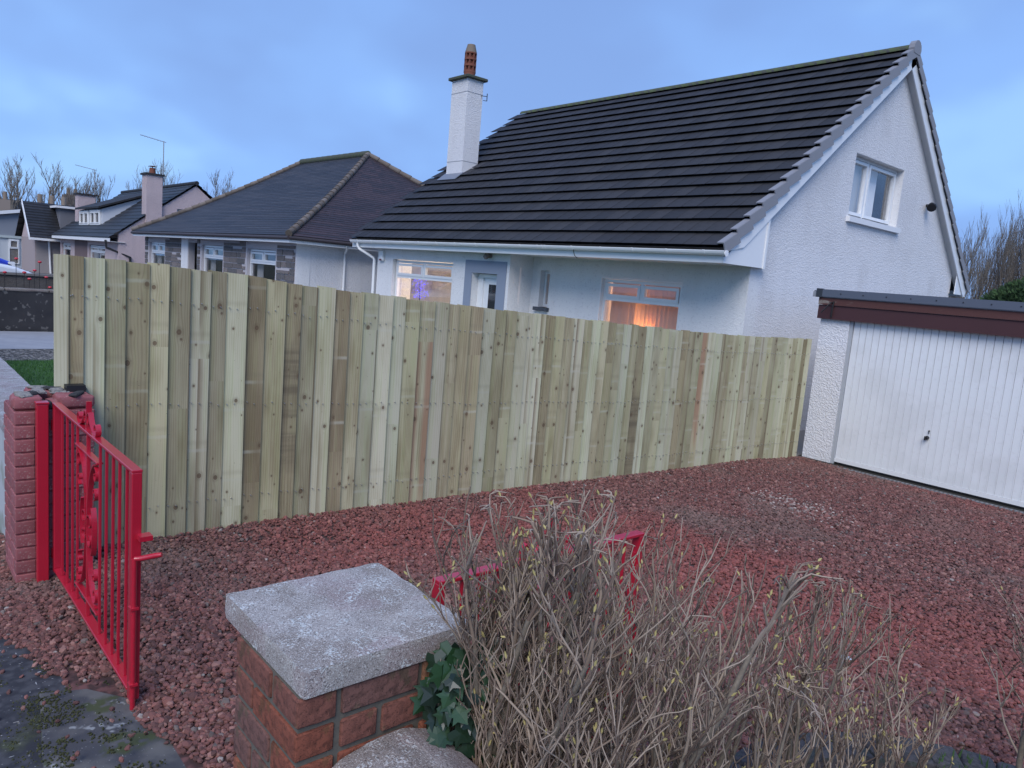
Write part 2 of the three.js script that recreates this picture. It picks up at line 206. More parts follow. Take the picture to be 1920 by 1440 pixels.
// loose red stones on the drive, real pieces
{
  const r = mulberry(11), g0 = new THREE.IcosahedronGeometry(1, 0), p = g0.attributes.position, jit = new Map();
  for (let k = 0; k < p.count; k++) { const key = [p.getX(k), p.getY(k), p.getZ(k)].map(v => v.toFixed(3)).join(); if (!jit.has(key)) jit.set(key, [0.72 + r() * 0.5, 0.72 + r() * 0.5, 0.72 + r() * 0.5]); const j = jit.get(key); p.setXYZ(k, p.getX(k) * j[0], p.getY(k) * j[1] * 0.62, p.getZ(k) * j[2] * 0.8); }
  g0.computeVertexNormals();
  const spots = [];
  const inBed = (x, z) => x > 3.28 && z > bedEdge(x);
  function put(x, z, s, lift) { spots.push([x, groundY(z) + lift, z, s]); }
  const cam = [4.64, 10.06];
  let guard = 0;
  while (spots.length < 190000 && guard++ < 2e6) {
    const x = -0.44 + r() * 7.6, z = 0.12 + r() * 9.45, d = Math.hypot(x - cam[0], z - cam[1]);
    if (inBed(x, z) && r() > 0.05) continue;
    if (d > 5 && r() > 0.62) continue;
    if (z > 9.36 - 0.0 && (x > 0.95 || r() > 0.5)) continue; if (z > 9.24 && x > 1.1) continue; if (x > 0.9 && z > 9.6 - (x - 0.9) * 0.34 - 0.1 && r() > 0.06) continue; if (x > 2.66 && z > 8.9) continue;
    if (x > 5.2 && z > 5) continue; if (z < 0.25 && x > 0.1 + r() * 0.25) continue; if (z > 9.58 - 0.27 * Math.max(0, x - 0.3) && r() > 0.1) continue;
    const big = r(); put(x, z, 0.0085 + 0.0105 * Math.pow(big, 1.5) + (big > 0.985 ? 0.006 : 0), 0.002 + r() * 0.013);
  }
  for (let k = 0; k < 2600; k++) { const x = -1.1 + r() * 2.3, z = 9.4 + Math.pow(r(), 1.6) * 0.3; if (x > 1.0 || z > 9.61 - 0.27 * Math.max(0, x - 0.3) + (r() - 0.6) * 0.05) continue; put(x, z, 0.009 + 0.011 * r(), 0.006); }
  for (let k = 0; k < 130; k++) { const x = -0.2 + r() * 2.6, z = 9.3 + r() * 0.7; put(x, z, 0.008 + 0.009 * r(), z < 9.62 && x > 1.1 ? 0.06 : 0.006); }
  const im = new THREE.InstancedMesh(g0, new THREE.MeshStandardMaterial({ color: 0xffffff, roughness: 0.9 }), spots.length), m = new THREE.Matrix4(), q = new THREE.Quaternion(), e = new THREE.Euler(), c = new THREE.Color();
  spots.forEach(([x, y, z, s], k) => {
    q.setFromEuler(e.set((r() - 0.5) * 1.3, r() * 6.283, (r() - 0.5) * 1.3)); m.compose(new THREE.Vector3(x, y, z), q, new THREE.Vector3(s * (0.8 + r() * 0.6), s * (0.8 + r() * 0.5), s * (0.8 + r() * 0.6))); im.setMatrixAt(k, m);
    const t = r(), patch = fbm(x * 1.3 + 5, z * 1.3, 4), dusty = sst(0.55, 0.75, fbm(x * 0.9 + 31, z * 0.9 + 8, 4)); let col = t < 0.55 ? [0.165, 0.074, 0.067] : t < 0.8 ? [0.105, 0.052, 0.049] : t < 0.95 ? [0.225, 0.125, 0.11] : t < 0.993 ? [0.12, 0.10, 0.095] : [0.28, 0.26, 0.25];
    const b = 0.6 + r() * 0.75; const ru = sst(0.42, 0.66, fbm(x * 0.55 + 12, z * 0.55 + 3, 4) + 0.07 * (x - 2.3)); col = mix3(col, [0.145, 0.112, 0.10], (dusty * 0.5 + (patch > 0.6 ? 0.15 : 0)) * (1 - 0.6 * ru)); col = mix3(col, [0.235, 0.062, 0.055], ru * 0.55); const pale = sst(0.75, 0.15, Math.hypot((x - 1.05) / 1.0, (z - 3.0) / 0.7)); if (r() < pale * 0.28) col = [0.32, 0.275, 0.26];
    im.setColorAt(k, c.setRGB(col[0] * b * 1.08, col[1] * b * 1.0, col[2] * b * 0.94));
  });
  im.name = 'gravel'; im.castShadow = im.receiveShadow = true; tag(im, 'loose red stone chippings covering the driveway', 'gravel', null, 'stuff'); scene.add(im);
}

// ---------------------------------------------------------------- the new wooden fence
const woodBase = [[[0.53, 0.48, 0.30], [0.33, 0.275, 0.155]], [[0.63, 0.59, 0.41], [0.45, 0.405, 0.25]], [[0.42, 0.35, 0.21], [0.235, 0.18, 0.10]], [[0.48, 0.425, 0.265], [0.295, 0.24, 0.135]]];
function woodTexture(seed, style, dark, reddish) {
  const r = mulberry(seed), [A, B] = woodBase[style], W = 0.15, H = 1.9, knots = []; const nk = 5 + Math.floor(r() * 6);
  for (let k = 0; k < nk; k++) knots.push([r() * W, r() * H, 0.0045 + 0.014 * Math.pow(r(), 1.8), r()]);
  const marks = []; if (r() < 0.6) { const y0 = 0.55 + r() * 0.25; marks.push(y0, y0 + 0.62 + r() * 0.1, y0 - 0.5); } const ox = r() * 40, oy = r() * 40, tight = 0.8 + r() * 0.9, smear = r(), edgeSide = r() < 0.5 ? (r() < 0.5 ? 1 : -1) : 0;
  return texture(192, 1152, (u, v) => {
    let x = u * W, y = v * H, k0 = 0, ring = 0, warp = 0;
    for (const [kx, ky, kr, kt] of knots) { const dx = x - kx, dy = y - ky, d = Math.hypot(dx, dy * 0.8), f = Math.exp(-(dy * dy) / (kr * kr * 14) - (dx * dx) / (kr * kr * 9)); warp += Math.sign(dx) * f * kr * 1.1 * (1 - Math.exp(-Math.abs(dx) / kr)); if (d < kr) { k0 = Math.max(k0, sst(kr, kr * 0.75, d)); ring = Math.sin(d / kr * 14 + kt * 6) * 0.5 + 0.5; } else if (d < kr * 2.2) k0 = Math.max(k0, 0.28 * sst(kr * 2.2, kr, d)); }
    const wav = (fbm(x * 8 + ox, y * 0.9 + oy, 3) - 0.5) * 0.05, g = (x - warp + wav) * 130 * tight;
    const late = Math.pow(0.5 + 0.5 * Math.sin(g * 2.2 + fbm(x * 20, y * 1.5 + ox, 3) * 5), 2.2), fine = vn(x * 900 + ox, y * 14 + oy, 8192);
    const blot = fbm(x * 9 + oy, y * 2.2 + ox, 4), st = fbm(x * 30 + ox, y * 1.2, 3);
    let c = mix3(A, B, clamp(late * 0.42 + fine * 0.2 + (blot - 0.5) * 1.9 + 0.05)); c = mix3(c, [c[0] * 0.92, c[1] * 1.0, c[2] * 0.86], sst(0.45, 0.7, st) * 0.5);
    if (smear > 0.55) c = mix3(c, [0.23, 0.17, 0.095], sst(0.48, 0.74, fbm(x * 9 + 3 + ox, y * 0.8 + 9 + oy, 4)) * 0.5);
    if (dark) { const b = sst(0.42, 0.68, fbm(y * 3.2 + ox, x * 0.6 + 4, 3)) * (0.45 + 0.55 * sst(0.3, 0.75, fbm(y * 30 + oy, x * 1.2, 4))); c = mix3(c, [0.12, 0.088, 0.055], b * 0.7); }
    if (reddish) c = mix3(c, [0.36, 0.19, 0.11], sst(0.38, 0.64, fbm(x * 12 + ox, y * 0.9 + 2, 3)) * 0.75 * sst(0.01, 0.05, x) * sst(0.15, 0.1, x));
    if (edgeSide) { const ed = edgeSide > 0 ? x : W - x; c = mix3(c, [0.17, 0.115, 0.06], sst(0.05, 0.0, ed) * sst(0.36, 0.62, fbm(y * 1.6 + oy, 3 + x * 8, 4)) * 0.75); }
    for (const my of marks) { const d = Math.abs(y - my + 0.004 * vn(x * 50, seed, 999)); c = mix3(c, [0.58, 0.56, 0.43], sst(0.018, 0.004, d) * (0.12 + 0.4 * vn(my * 40 + x * 14, seed))); c = mix3(c, [0.22, 0.19, 0.12], sst(0.03, 0.0, Math.abs(y - my - 0.05)) * 0.18); }
    c = mix3(c, mix3([0.10, 0.06, 0.032], [0.19, 0.125, 0.07], ring), k0 * 0.85);
    if (vn(x * 160 + seed, y * 110, 8192) > 0.985) c = [0.09, 0.07, 0.045];
    return c;
  });
}
const woodMats = []; const kinds = [[0], [1], [2], [3], [0], [1], [3], [2, 1], [0], [1], [3], [2], [3, 1], [0, 0, 1]];
kinds.forEach(([st, dk, rd], k) => { const t = woodTexture(300 + k * 7, st, dk, rd); woodMats.push(new THREE.MeshStandardMaterial({ map: t, bumpMap: t, bumpScale: 0.0022, roughness: 0.82, vertexColors: true })); });
const fenceTop = profile([[0, 1.637], [1.8, 1.664], [2.9, 1.698], [4.46, 1.772], [6.25, 1.864], [7.08, 1.912], [7.75, 1.957], [8.08, 1.99], [8.7, 2.026], [9.21, 2.038]]);
const fenceFoot = profile([[-0.1, 0.01], [1.4, 0.05], [3.1, 0.09], [4.2, 0.125], [5.2, 0.16], [6.4, 0.18], [7.3, 0.21], [8.0, 0.225], [8.7, 0.215], [9.3, 0.19]]);
{
  const f = thing('wooden_fence', 'tall new pale green timber closeboard fence along the red drive', 'fence', [-0.45, 0, 0]); const r = mulberry(77);
  const edges = [9.205, 9.145, 9.07, 8.955, 8.835, 8.70, 8.585, 8.45, 8.325, 8.215, 8.075, 7.945, 7.80, 7.685, 7.55, 7.42]; let z = 7.42; while (z > 0.2) { z -= 0.112 + r() * 0.034; edges.push(Math.max(z, 0.05)); }
  const order = [1, 2, 1, 6, 11, 0, 3, 5, 3, 9, 2, 4, 7]; let reds = 0, lastK = -1;
  for (let k = 0; k < edges.length - 1; k++) {
    const z1 = edges[k], z0 = edges[k + 1] - 0.012, zc = (z0 + z1) / 2; let kind = k < order.length ? order[k] : [0, 1, 3, 4, 5, 6, 8, 9, 10, 11, 2, 0, 1][Math.floor(r() * 12.99)]; if (kind === lastK) kind = (kind + 1) % 13; lastK = kind;
    if (Math.abs(zc - 6.62) < 0.07 || Math.abs(zc - 2.62) < 0.07) kind = 13; if (Math.abs(zc - 6.26) < 0.07 || Math.abs(zc - 4.9) < 0.065) kind = 12;
    const top = fenceTop(zc) + (r() - 0.5) * 0.014, topTilt = (fenceTop(z1) - fenceTop(z0)) / 2 + (r() - 0.5) * 0.006, foot = fenceFoot(zc) - 0.05, lean = (r() - 0.5) * 0.012;
    const lay = k < 3 ? 0.006 : 0, xo0 = 0.001 + lay, xo1 = 0.012 + r() * 0.010 + lay, dx = r() * 0.003;     // thick edge laps the thin edge of the board before
    const br = 0.77 + r() * 0.27, tint = [br * (1 + (r() - 0.5) * 0.06), br, br * (1 + (r() - 0.5) * 0.1)]; const gb = new GB(); gb.col = tint;
    const gy = foot, u0 = Math.floor(r() * 2) * 0.5 + r() * 0.1, v0 = r() * 0.9, uvF = (zz, y) => [u0 + (z1 - zz) / 0.15, v0 + y / 1.9];
    const P = (x, y, zz) => [x + dx, y, zz]; const yb = gy, T1 = top + topTilt, T0 = top - topTilt;
    const zl1 = z1 + lean, zl0 = z0 + lean;
    // outer face looks along +x; z1 end is thick and proud
    gb.quad(P(xo0, yb, z1), P(xo1, yb, z0), P(xo1, T0, zl0), P(xo0, T1, zl1), [uvF(z1, yb), uvF(z0, yb), uvF(z0, T0), uvF(z1, T1)]);
    gb.quad(P(-0.004, yb, z0), P(-0.004, yb, z1), P(-0.004, T1, zl1), P(-0.004, T0, zl0), [uvF(z0, yb), uvF(z1, yb), uvF(z1, T1), uvF(z0, T0)]);
    gb.quad(P(-0.004, yb, z1), P(xo0, yb, z1), P(xo0, T1, zl1), P(-0.004, T1, zl1), [uvF(z1, yb), [u0 + 0.1, v0 + yb / 1.9], [u0 + 0.1, v0 + T1 / 1.9], uvF(z1, T1)]);
    gb.quad(P(xo1, yb, z0), P(-0.004, yb, z0), P(-0.004, T0, zl0), P(xo1, T0, zl0), [uvF(z0, yb), [u0 + 0.8, v0 + yb / 1.9], [u0 + 0.8, v0 + T0 / 1.9], uvF(z0, T0)]);
    gb.quad(P(xo0, T1, zl1), P(xo1, T0, zl0), P(-0.004, T0, zl0), P(-0.004, T1, zl1)); gb.quad(P(-0.004, yb, z1), P(-0.004, yb, z0), P(xo1, yb, z0), P(xo0, yb, z1));
    part(f, 'board', gb.build(), woodMats[kind]);
  }
  // galvanised nails, too small to pick apart
  const nl = new GB(); for (let k = 0; k < edges.length - 1; k++) for (const [t, j] of [[0.12, 0], [0.5, 0.2], [0.87, 0]]) { const y = lerp(fenceFoot(edges[k]), fenceTop(edges[k]), t), zc = edges[k] - 0.03; for (const o of [0, 0.05]) { const zz = zc - o, yy = y + (r() - 0.5) * 0.025; nl.tube([[0.012, yy, zz], [0.0265, yy, zz]], 0.0032, 6); } }
  const nm = part(f, 'nail_heads', nl.build(), std([0.6, 0.6, 0.58], 0.4, { metalness: 0.8 })); nm.userData.kind = 'stuff';
  for (const h of [0.16, 0.55, 0.9]) { const g = new GB(); g.col = [0.9, 0.9, 0.9]; let a = 9.15; while (a > 0.2) { const b = Math.max(a - 1.8, 0.06), ya = lerp(fenceFoot(a), fenceTop(a), h), yb = lerp(fenceFoot(b), fenceTop(b), h); g.hexa([[-0.05, ya - 0.04, a], [-0.008, ya - 0.04, a], [-0.008, yb - 0.04, b], [-0.05, yb - 0.04, b], [-0.05, ya + 0.04, a], [-0.008, ya + 0.04, a], [-0.008, yb + 0.04, b], [-0.05, yb + 0.04, b]]); a = b; } part(f, 'rail', g.build(), woodMats[0]); }
  for (let k = 0; k < 6; k++) { const zz = 9.1 - k * 1.8, g = new GB(); g.col = [0.9, 0.9, 0.88]; g.box(-0.155, -0.055, fenceFoot(zz) - 0.3, fenceTop(zz) - 0.06, zz - 0.05, zz + 0.05); part(f, 'post', g.build(), woodMats[1]); }
  { const g = new GB(); g.col = [0.9, 0.9, 0.88]; g.box(-0.2, -0.1, -0.2, 1.6, 0.002, 0.09); part(f, 'end_post', g.build(), woodMats[2], 'fence post set back in the gap beside the garage wall'); }
}

// ---------------------------------------------------------------- garage
const peel = texture(1024, 128, (u, v) => { const x = u * 3, y = v * 0.15, p = sst(0.55, 0.66, fbm(x * 3.2 + 3, y * 14 + 2, 4)) * sst(0.40, 0.6, fbm(x * 1.4 + 8, 3, 3)); let c = mix3([0.075, 0.028, 0.026], [0.11, 0.042, 0.036], vn(x * 30, y * 500, 8192)); return mix3(c, mix3([0.16, 0.125, 0.10], [0.36, 0.32, 0.28], vn(x * 60, y * 300, 8192)), p * 0.8); }, true, [1 / 3, 1 / 0.15]);
M.maroonOld = std([1, 1, 1], 0.75, { map: peel, bumpMap: peel, bumpScale: 0.002 });
M.maroon = std([1, 1, 1], 0.6, { map: texture(512, 128, (u, v) => mix3([0.05, 0.017, 0.019], [0.075, 0.026, 0.028], fbm(u * 6, v * 60, 4, 6)), true, [0.5, 5]) });
const doorDirt = texture(512, 512, (u, v) => { const n = fbm(u * 5, v * 5, 5, 5), sp = fbm(u * 50, v * 50, 3, 50); return mix3([0.79, 0.80, 0.81], [0.68, 0.69, 0.69], sst(0.5, 0.75, n) * 0.5 + sst(0.62, 0.8, sp) * 0.3); }, true, [0.5, 0.5]);
M.doorPaint = phys([1, 1, 1], 0.4, { map: doorDirt, clearcoat: 0.15, clearcoatRoughness: 0.4 });
{
  const g = thing('garage', 'flat roofed white roughcast garage with ribbed white up and over door', 'garage', [0, 0, 0]);
  const W = new GB().box(-0.44, -0.03, -0.2, 2.0, -0.25, 0.0); W.box(2.36, 2.7, -0.2, 2.0, -0.25, 0.0); W.box(-0.44, -0.24, -0.2, 2.0, -5.6, -0.25); W.box(2.5, 2.7, -0.2, 2.0, -5.6, -0.25); W.box(-0.24, 2.5, -0.2, 2.0, -5.6, -5.4); W.box(-0.44, 2.7, 2.0, 2.22, -5.6, -0.0);
  part(g, 'wall', worldUV(W.build()), M.cast);
  const rf = part(g, 'roof', box(-0.56, 2.85, 2.225, 2.30, -5.75, 0.085), M.softGrey);
  part(rf, 'felt', box(-0.55, 2.84, 2.302, 2.312, -5.74, 0.08), std([0.06, 0.06, 0.07], 0.9));
  part(g, 'upper_fascia_board', worldUV(box(-0.47, 2.78, 2.125, 2.24, 0.004, 0.075)), M.maroonOld, 'weathered maroon board with flaking paint');
  part(g, 'lower_fascia_board', worldUV(box(-0.47, 2.78, 1.935, 2.122, 0.004, 0.058)), M.maroon);
  part(g, 'roof_edge_trim', box(-0.49, 2.82, 2.235, 2.335, 0.088, 0.102), std([0.10, 0.115, 0.15], 0.45), 'slate blue metal roof edge trim');
  part(g, 'corner_trim', box(-0.505, -0.42, 2.225, 2.342, 0.06, 0.106), std([0.035, 0.04, 0.05], 0.5));
  for (let k = 0; k < 10; k++) part(g, 'screw', new GB().tube([[-0.16 + k * 0.3, 2.285, 0.1], [-0.16 + k * 0.3, 2.285, 0.108]], 0.008, 8).build(), M.black);
  // bent iron hook on the fascia
  const hk = new GB(); hk.tube([[-0.27, 2.16, 0.075], [-0.27, 2.165, 0.12], [-0.36, 2.03, 0.16], [-0.372, 2.02, 0.15]], 0.009, 6); hk.tube([[-0.25, 2.18, 0.082], [-0.262, 2.02, 0.082], [-0.262, 1.97, 0.075]], 0.012, 6); part(g, 'hook', hk.build(), M.iron);
  for (const x of [-0.028, 2.318]) part(g, 'door_jamb', box(x, x + 0.04, -0.03, 1.95, -0.1, -0.012), std([0.42, 0.44, 0.46], 0.6));
  const door = part(g, 'door', box(0.014, 2.316, 0.012, 1.95, -0.09, -0.066), M.doorPaint);
  const pw = 2.3 / 26; for (let k = 0; k < 26; k++) { const x0 = 0.0165 + k * pw, x1 = x0 + pw - 0.0025, a = 0.011; const b = new GB().hexa([[x0, 0.05, -0.04], [x1, 0.05, -0.04], [x1 + 0.002, 0.05, -0.065], [x0 - 0.001, 0.05, -0.065], [x0 + 0.002, 1.95, -0.04], [x1 - 0.002, 1.95, -0.04], [x1 + 0.002, 1.95, -0.065], [x0 - 0.001, 1.95, -0.065]]);
    b.box(x1 - 0.012, x1 - 0.002, 0.05, 1.94, -0.04, -0.0375); part(door, 'panel', worldUV(b.build()), M.doorPaint); }
  part(door, 'bottom_rail', box(0.014, 2.316, 0.0, 0.047, -0.06, -0.028), M.whitePaint);
  part(door, 'rubber_seal', box(0.016, 2.314, -0.022, -0.001, -0.055, -0.036), M.black);
  const kn = new GB(); kn.tube([[1.136, 0.575, -0.035], [1.136, 0.575, 0.0], [1.136, 0.575, 0.012]], [0.026, 0.024, 0.018], 14); kn.tube([[1.136, 0.575, 0.012], [1.136, 0.575, 0.03]], 0.009, 8); kn.box(1.127, 1.145, 0.55, 0.60, 0.03, 0.042); part(door, 'handle', kn.build(), M.black); part(door, 'lock', new GB().tube([[1.15, 0.665, -0.034], [1.15, 0.665, -0.02]], 0.009, 8).box(1.146, 1.154, 0.63, 0.66, -0.032, -0.024).build(), M.black);
  // linear drain along the apron
  const dr = new GB(); for (let k = 0; k < 52; k++) { const x = 0.1 + k * 0.05; dr.box(x, x + 0.024, -0.03, -0.018, 0.145, 0.21); } dr.box(0.08, 2.72, -0.03, -0.016, 0.138, 0.148); dr.box(0.08, 2.72, -0.03, -0.016, 0.208, 0.218); part(g, 'drain_grating', dr.build(), std([0.25, 0.25, 0.26], 0.5, { metalness: 0.5 }));
}

// ---------------------------------------------------------------- window kit: parts in local x (across), y (up), z (out)
function windowUnit(parent, w, h, lights, frameMat = M.whitePlastic, at = [0, 0, 0], turn = 0, name = 'window') {
  const g = new THREE.Group(); g.name = name; g.position.set(...at); g.rotation.y = turn; parent.add(g); const F = 0.055, fr = new GB();
  fr.box(0, F, 0, h, -0.07, 0); fr.box(w - F, w, 0, h, -0.07, 0); fr.box(F, w - F, 0, F, -0.07, -0.002); fr.box(F, w - F, h - F, h, -0.07, -0.002);
  const hd = new GB(); let any = false;
  for (const l of lights) { const [x0, x1, y0, y1, open] = l; if (x0 > F) fr.box(x0 - 0.028, x0 + 0.028, y0 > F ? y0 : F, y1, -0.068, -0.004); if (y0 > F + 0.01 && x0 <= F + 0.01) fr.box(F, w - F, y0 - 0.03, y0 + 0.03, -0.069, -0.006);
    const s = open ? 0.052 : 0.012, a = x0 + 0.029, b = x1 - 0.029, c = y0 + 0.031, d = y1 - 0.031;
    if (open) { any = true; hd.box(a, a + s, c, d, -0.055, 0.014); hd.box(b - s, b, c, d, -0.055, 0.014); hd.box(a + s, b - s, c, c + s, -0.055, 0.012); hd.box(a + s, b - s, d - s, d, -0.055, 0.012); }
    part(g, 'pane', box(a + s - 0.004, b - s + 0.004, c + s - 0.004, d - s + 0.004, -0.034, -0.030), M.glass); }
  part(g, 'frame', fr.build(), frameMat); if (any) part(g, 'sash', hd.build(), frameMat); return g;
}
function wallGeo(outline, holes, depth, bevel) {              // outline and holes in [u, v]; faces +z, depth behind
  const s = new THREE.Shape(outline.map(p => new THREE.Vector2(...p))); for (const [a, b, c, d] of holes) { const h = new THREE.Path(); h.moveTo(a, c); h.lineTo(a, d); h.lineTo(b, d); h.lineTo(b, c); h.closePath(); s.holes.push(h); }
  return new THREE.ExtrudeGeometry(s, { depth, bevelEnabled: false });
}

// ---------------------------------------------------------------- the white house
const H = { eaveY: 2.79, eaveZ: 0.97, ridgeY: 6.70, ridgeZ: -4.10, backY: 2.72, backZ: -8.50, xr: -1.45, xl: -12.15, wx: -1.62, wl: -11.36, rz: 0.02, pz: 0.62, px: -6.44 };
const warmLamp = [];
{
  const h = thing('white_house', 'white roughcast house with steep dark tiled roof and tall white chimney', 'house');
  // front wall, recessed right half and projecting left half
  part(h, 'front_wall', (() => { const g = wallGeo([[H.px - 0.2, -0.3], [H.wx, -0.3], [H.wx, 2.62], [H.px - 0.2, 2.62]], [[-4.60, -2.82, 0.92, 2.30], [-6.2, -5.94, 1.63, 2.34]], 0.28); g.translate(0, 0, H.rz - 0.28); return worldUV(g); })(), M.smoothWall);
  part(h, 'projecting_wall', (() => { const g = wallGeo([[H.wl, -0.3], [H.px, -0.3], [H.px, 2.62], [H.wl, 2.62]], [[-10.67, -8.29, 0.95, 2.36], [-7.60, -6.79, 0.04, 2.19]], 0.28); g.translate(0, 0, H.pz - 0.28); return worldUV(g); })(), M.smoothWall);
  part(h, 'return_wall', worldUV(box(H.px - 0.27, H.px - 0.001, -0.3, 2.615, H.rz - 0.1, H.pz - 0.281)), M.smoothWall);
  // gable wall with window opening
  part(h, 'gable_wall', (() => { const g = wallGeo([[-H.rz + 0.004, -0.3], [-H.backZ - 0.6, -0.3], [-H.backZ - 0.6, 3.13], [-H.ridgeZ, 6.56], [-H.rz + 0.004, 3.40]], [[2.79, 4.75, 3.66, 4.73]], 0.28); g.rotateY(Math.PI / 2); g.translate(H.wx - 0.282, 0, 0); return worldUV(g); })(), M.cast);
  part(h, 'far_gable_wall', (() => { const g = wallGeo([[-H.pz + 0.3, -0.3], [-H.backZ - 0.6, -0.3], [-H.backZ - 0.6, 2.62], [-H.ridgeZ, 6.46], [-H.rz, 3.2], [-H.pz + 0.3, 2.62]], [], 0.28); g.rotateY(Math.PI / 2); g.translate(H.wl + 0.004, 0, 0); return worldUV(g); })(), M.cast);
  part(h, 'back_wall', worldUV(box(H.wl, H.wx - 0.3, -0.3, 2.62, H.backZ + 0.61, H.backZ + 0.85)), M.cast);
  part(h, 'corner_bead', box(H.wx - 0.03, H.wx + 0.003, -0.3, 2.57, H.rz - 0.02, H.rz + 0.004), M.smoothWall);
  // roof
  const sv = new THREE.Vector3(0, H.ridgeY - H.eaveY, H.ridgeZ - H.eaveZ), SL = sv.length(); sv.normalize(); const nv = new THREE.Vector3(0, -sv.z, sv.y);
  const SP = (x, s, n) => { return [x, H.eaveY + sv.y * s + nv.y * n, H.eaveZ + sv.z * s + nv.z * n]; };
  const roof = new THREE.Group(); roof.name = 'roof'; h.add(roof);
  const deck = new GB(); deck.hexa([SP(H.xl + 0.03, 0.02, -0.06), SP(H.xr - 0.03, 0.02, -0.06), SP(H.xr - 0.03, SL, -0.06), SP(H.xl + 0.03, SL, -0.06), SP(H.xl + 0.03, 0.02, -0.01), SP(H.xr - 0.03, 0.02, -0.01), SP(H.xr - 0.03, SL, -0.01), SP(H.xl + 0.03, SL, -0.01)]); part(roof, 'deck', deck.build(), M.black);
  const bv = new THREE.Vector3(0, H.ridgeY - H.backY, H.ridgeZ - H.backZ), BL = bv.length(); bv.normalize(); const bn = new THREE.Vector3(0, bv.z, -bv.y);
  const BP = (x, s, n) => [x, H.backY + bv.y * s + bn.y * n, H.backZ + bv.z * s + bn.z * n];
  const bk = new GB(); bk.hexa([BP(H.xr - 0.06, 0, -0.05), BP(H.xl, 0, -0.05), BP(H.xl, BL, -0.05), BP(H.xr - 0.06, BL, -0.05), BP(H.xr - 0.06, 0, 0.03), BP(H.xl, 0, 0.03), BP(H.xl, BL, 0.03), BP(H.xr - 0.06, BL, 0.03)]); part(roof, 'back_slope', bk.build(), M.tiles[0]);
  // interlocking tiles: the 300 nearest are pieces of their own
  const NC = 18, G = SL / NC, tw = 0.3, r = mulberry(21), tg = []; const tilt = Math.atan2(0.046, G);
  const tileG = new GB(); { const w = tw - 0.005, L = G + 0.06, t = 0.024; tileG.hexa([[-w / 2, 0, -0.045], [w / 2, 0, -0.045], [w / 2, 0, -L], [-w / 2, 0, -L], [-w / 2, t - 0.002, 0.003], [w / 2, t - 0.002, 0.003], [w / 2, t, -L], [-w / 2, t, -L]]); tileG.box(-w / 2, -w / 2 + 0.012, t - 0.004, t + 0.0015, -L + 0.02, 0.0); }
  const tGeo = tileG.build(), slopeA = Math.atan2(sv.y, -sv.z), all = [];
  for (let c = 0; c < NC; c++) { const off = (c % 2) * 0.15; for (let x = H.xr - 0.1 - tw / 2 + off; x > H.xl + 0.04; x -= tw) { const xx = Math.min(x, H.xr - 0.1 - tw / 2 + 0.0); const ch = c > 4 && c < 10 && xx < -10.78 && xx > -11.55; if (ch && SL * c / NC > 2.75 && SL * c / NC < 3.4) continue; all.push([xx, c * G - 0.03, 0.046 + (r() - 0.5) * 0.004, (r() - 0.5) * 0.004]); } }
  all.sort((a, b) => Math.hypot(a[0] - 4.6, a[1] * 0.8 + 9) - Math.hypot(b[0] - 4.6, b[1] * 0.8 + 9));
  const restGeo = [], mm = new THREE.Matrix4(), qq = new THREE.Quaternion();
  all.forEach(([x, s, n, tw2], k) => { const P = SP(x, s, n); const e = new THREE.Euler(slopeA - tilt, 0, tw2, 'XYZ');
    if (k < 300) { const m = part(roof, 'roof_tile', tGeo, M.tiles[Math.floor(r() * 4)]); m.position.set(...P); m.rotation.copy(e); }
    else { qq.setFromEuler(e); mm.compose(new THREE.Vector3(...P), qq, new THREE.Vector3(1, 1, 1)); const g = tGeo.clone().applyMatrix4(mm), b = 0.016 + r() * 0.012; restGeo.push(paint(g, [b, b * 0.96, b * 1.16])); } });
  part(roof, 'roof_tiles', mergeGeometries(restGeo), M.tilesVary).userData.kind = 'stuff';
  // verge caps
  const cap = L => { const g = new GB(); g.hexa([[-0.10, 0.012, 0], [0.0, 0.012, 0], [0.0, 0.012, -L], [-0.10, 0.012, -L], [-0.10, 0.03, 0], [0.0, 0.03, 0], [0.0, 0.03, -L], [-0.10, 0.03, -L]]); g.hexa([[-0.002, -0.13, 0], [0.014, -0.13, 0], [0.014, -0.13, -L], [-0.002, -0.13, -L], [-0.002, 0.026, 0], [0.014, 0.026, 0], [0.014, 0.026, -L], [-0.002, 0.026, -L]]); return g.build(); };
  const capG = cap(G + 0.03); for (let c = 0; c < NC; c++) { const m = part(roof, 'verge_cap', capG, M.verge); m.position.set(...SP(H.xr, c * G - 0.035, 0.078)); m.rotation.x = slopeA - tilt * 1.35; }
  const BG = BL / NC, backA = Math.PI - Math.atan2(bv.y, bv.z); { const g2 = new GB(), L = BG + 0.03; g2.hexa([[-0.10, 0.012, L], [0, 0.012, L], [0, 0.012, 0], [-0.10, 0.012, 0], [-0.10, 0.03, L], [0, 0.03, L], [0, 0.03, 0], [-0.10, 0.03, 0]]); g2.hexa([[-0.002, -0.10, L], [0.014, -0.10, L], [0.014, -0.10, 0], [-0.002, -0.10, 0], [-0.002, 0.026, L], [0.014, 0.026, L], [0.014, 0.026, 0], [-0.002, 0.026, 0]]); const gg = g2.build(); for (let c = 0; c < NC; c++) { const m = part(roof, 'verge_cap', gg, M.verge); m.position.set(...BP(H.xr, c * BG - 0.03, 0.05)); m.rotation.x = -Math.atan2(bv.y, bv.z) + tilt * 0.8; } }
  // ridge tiles
  const rg = new THREE.CylinderGeometry(0.125, 0.13, 0.47, 12, 1, false, 0, Math.PI); rg.rotateZ(Math.PI / 2); rg.rotateX(-Math.PI / 2); { const half = []; }
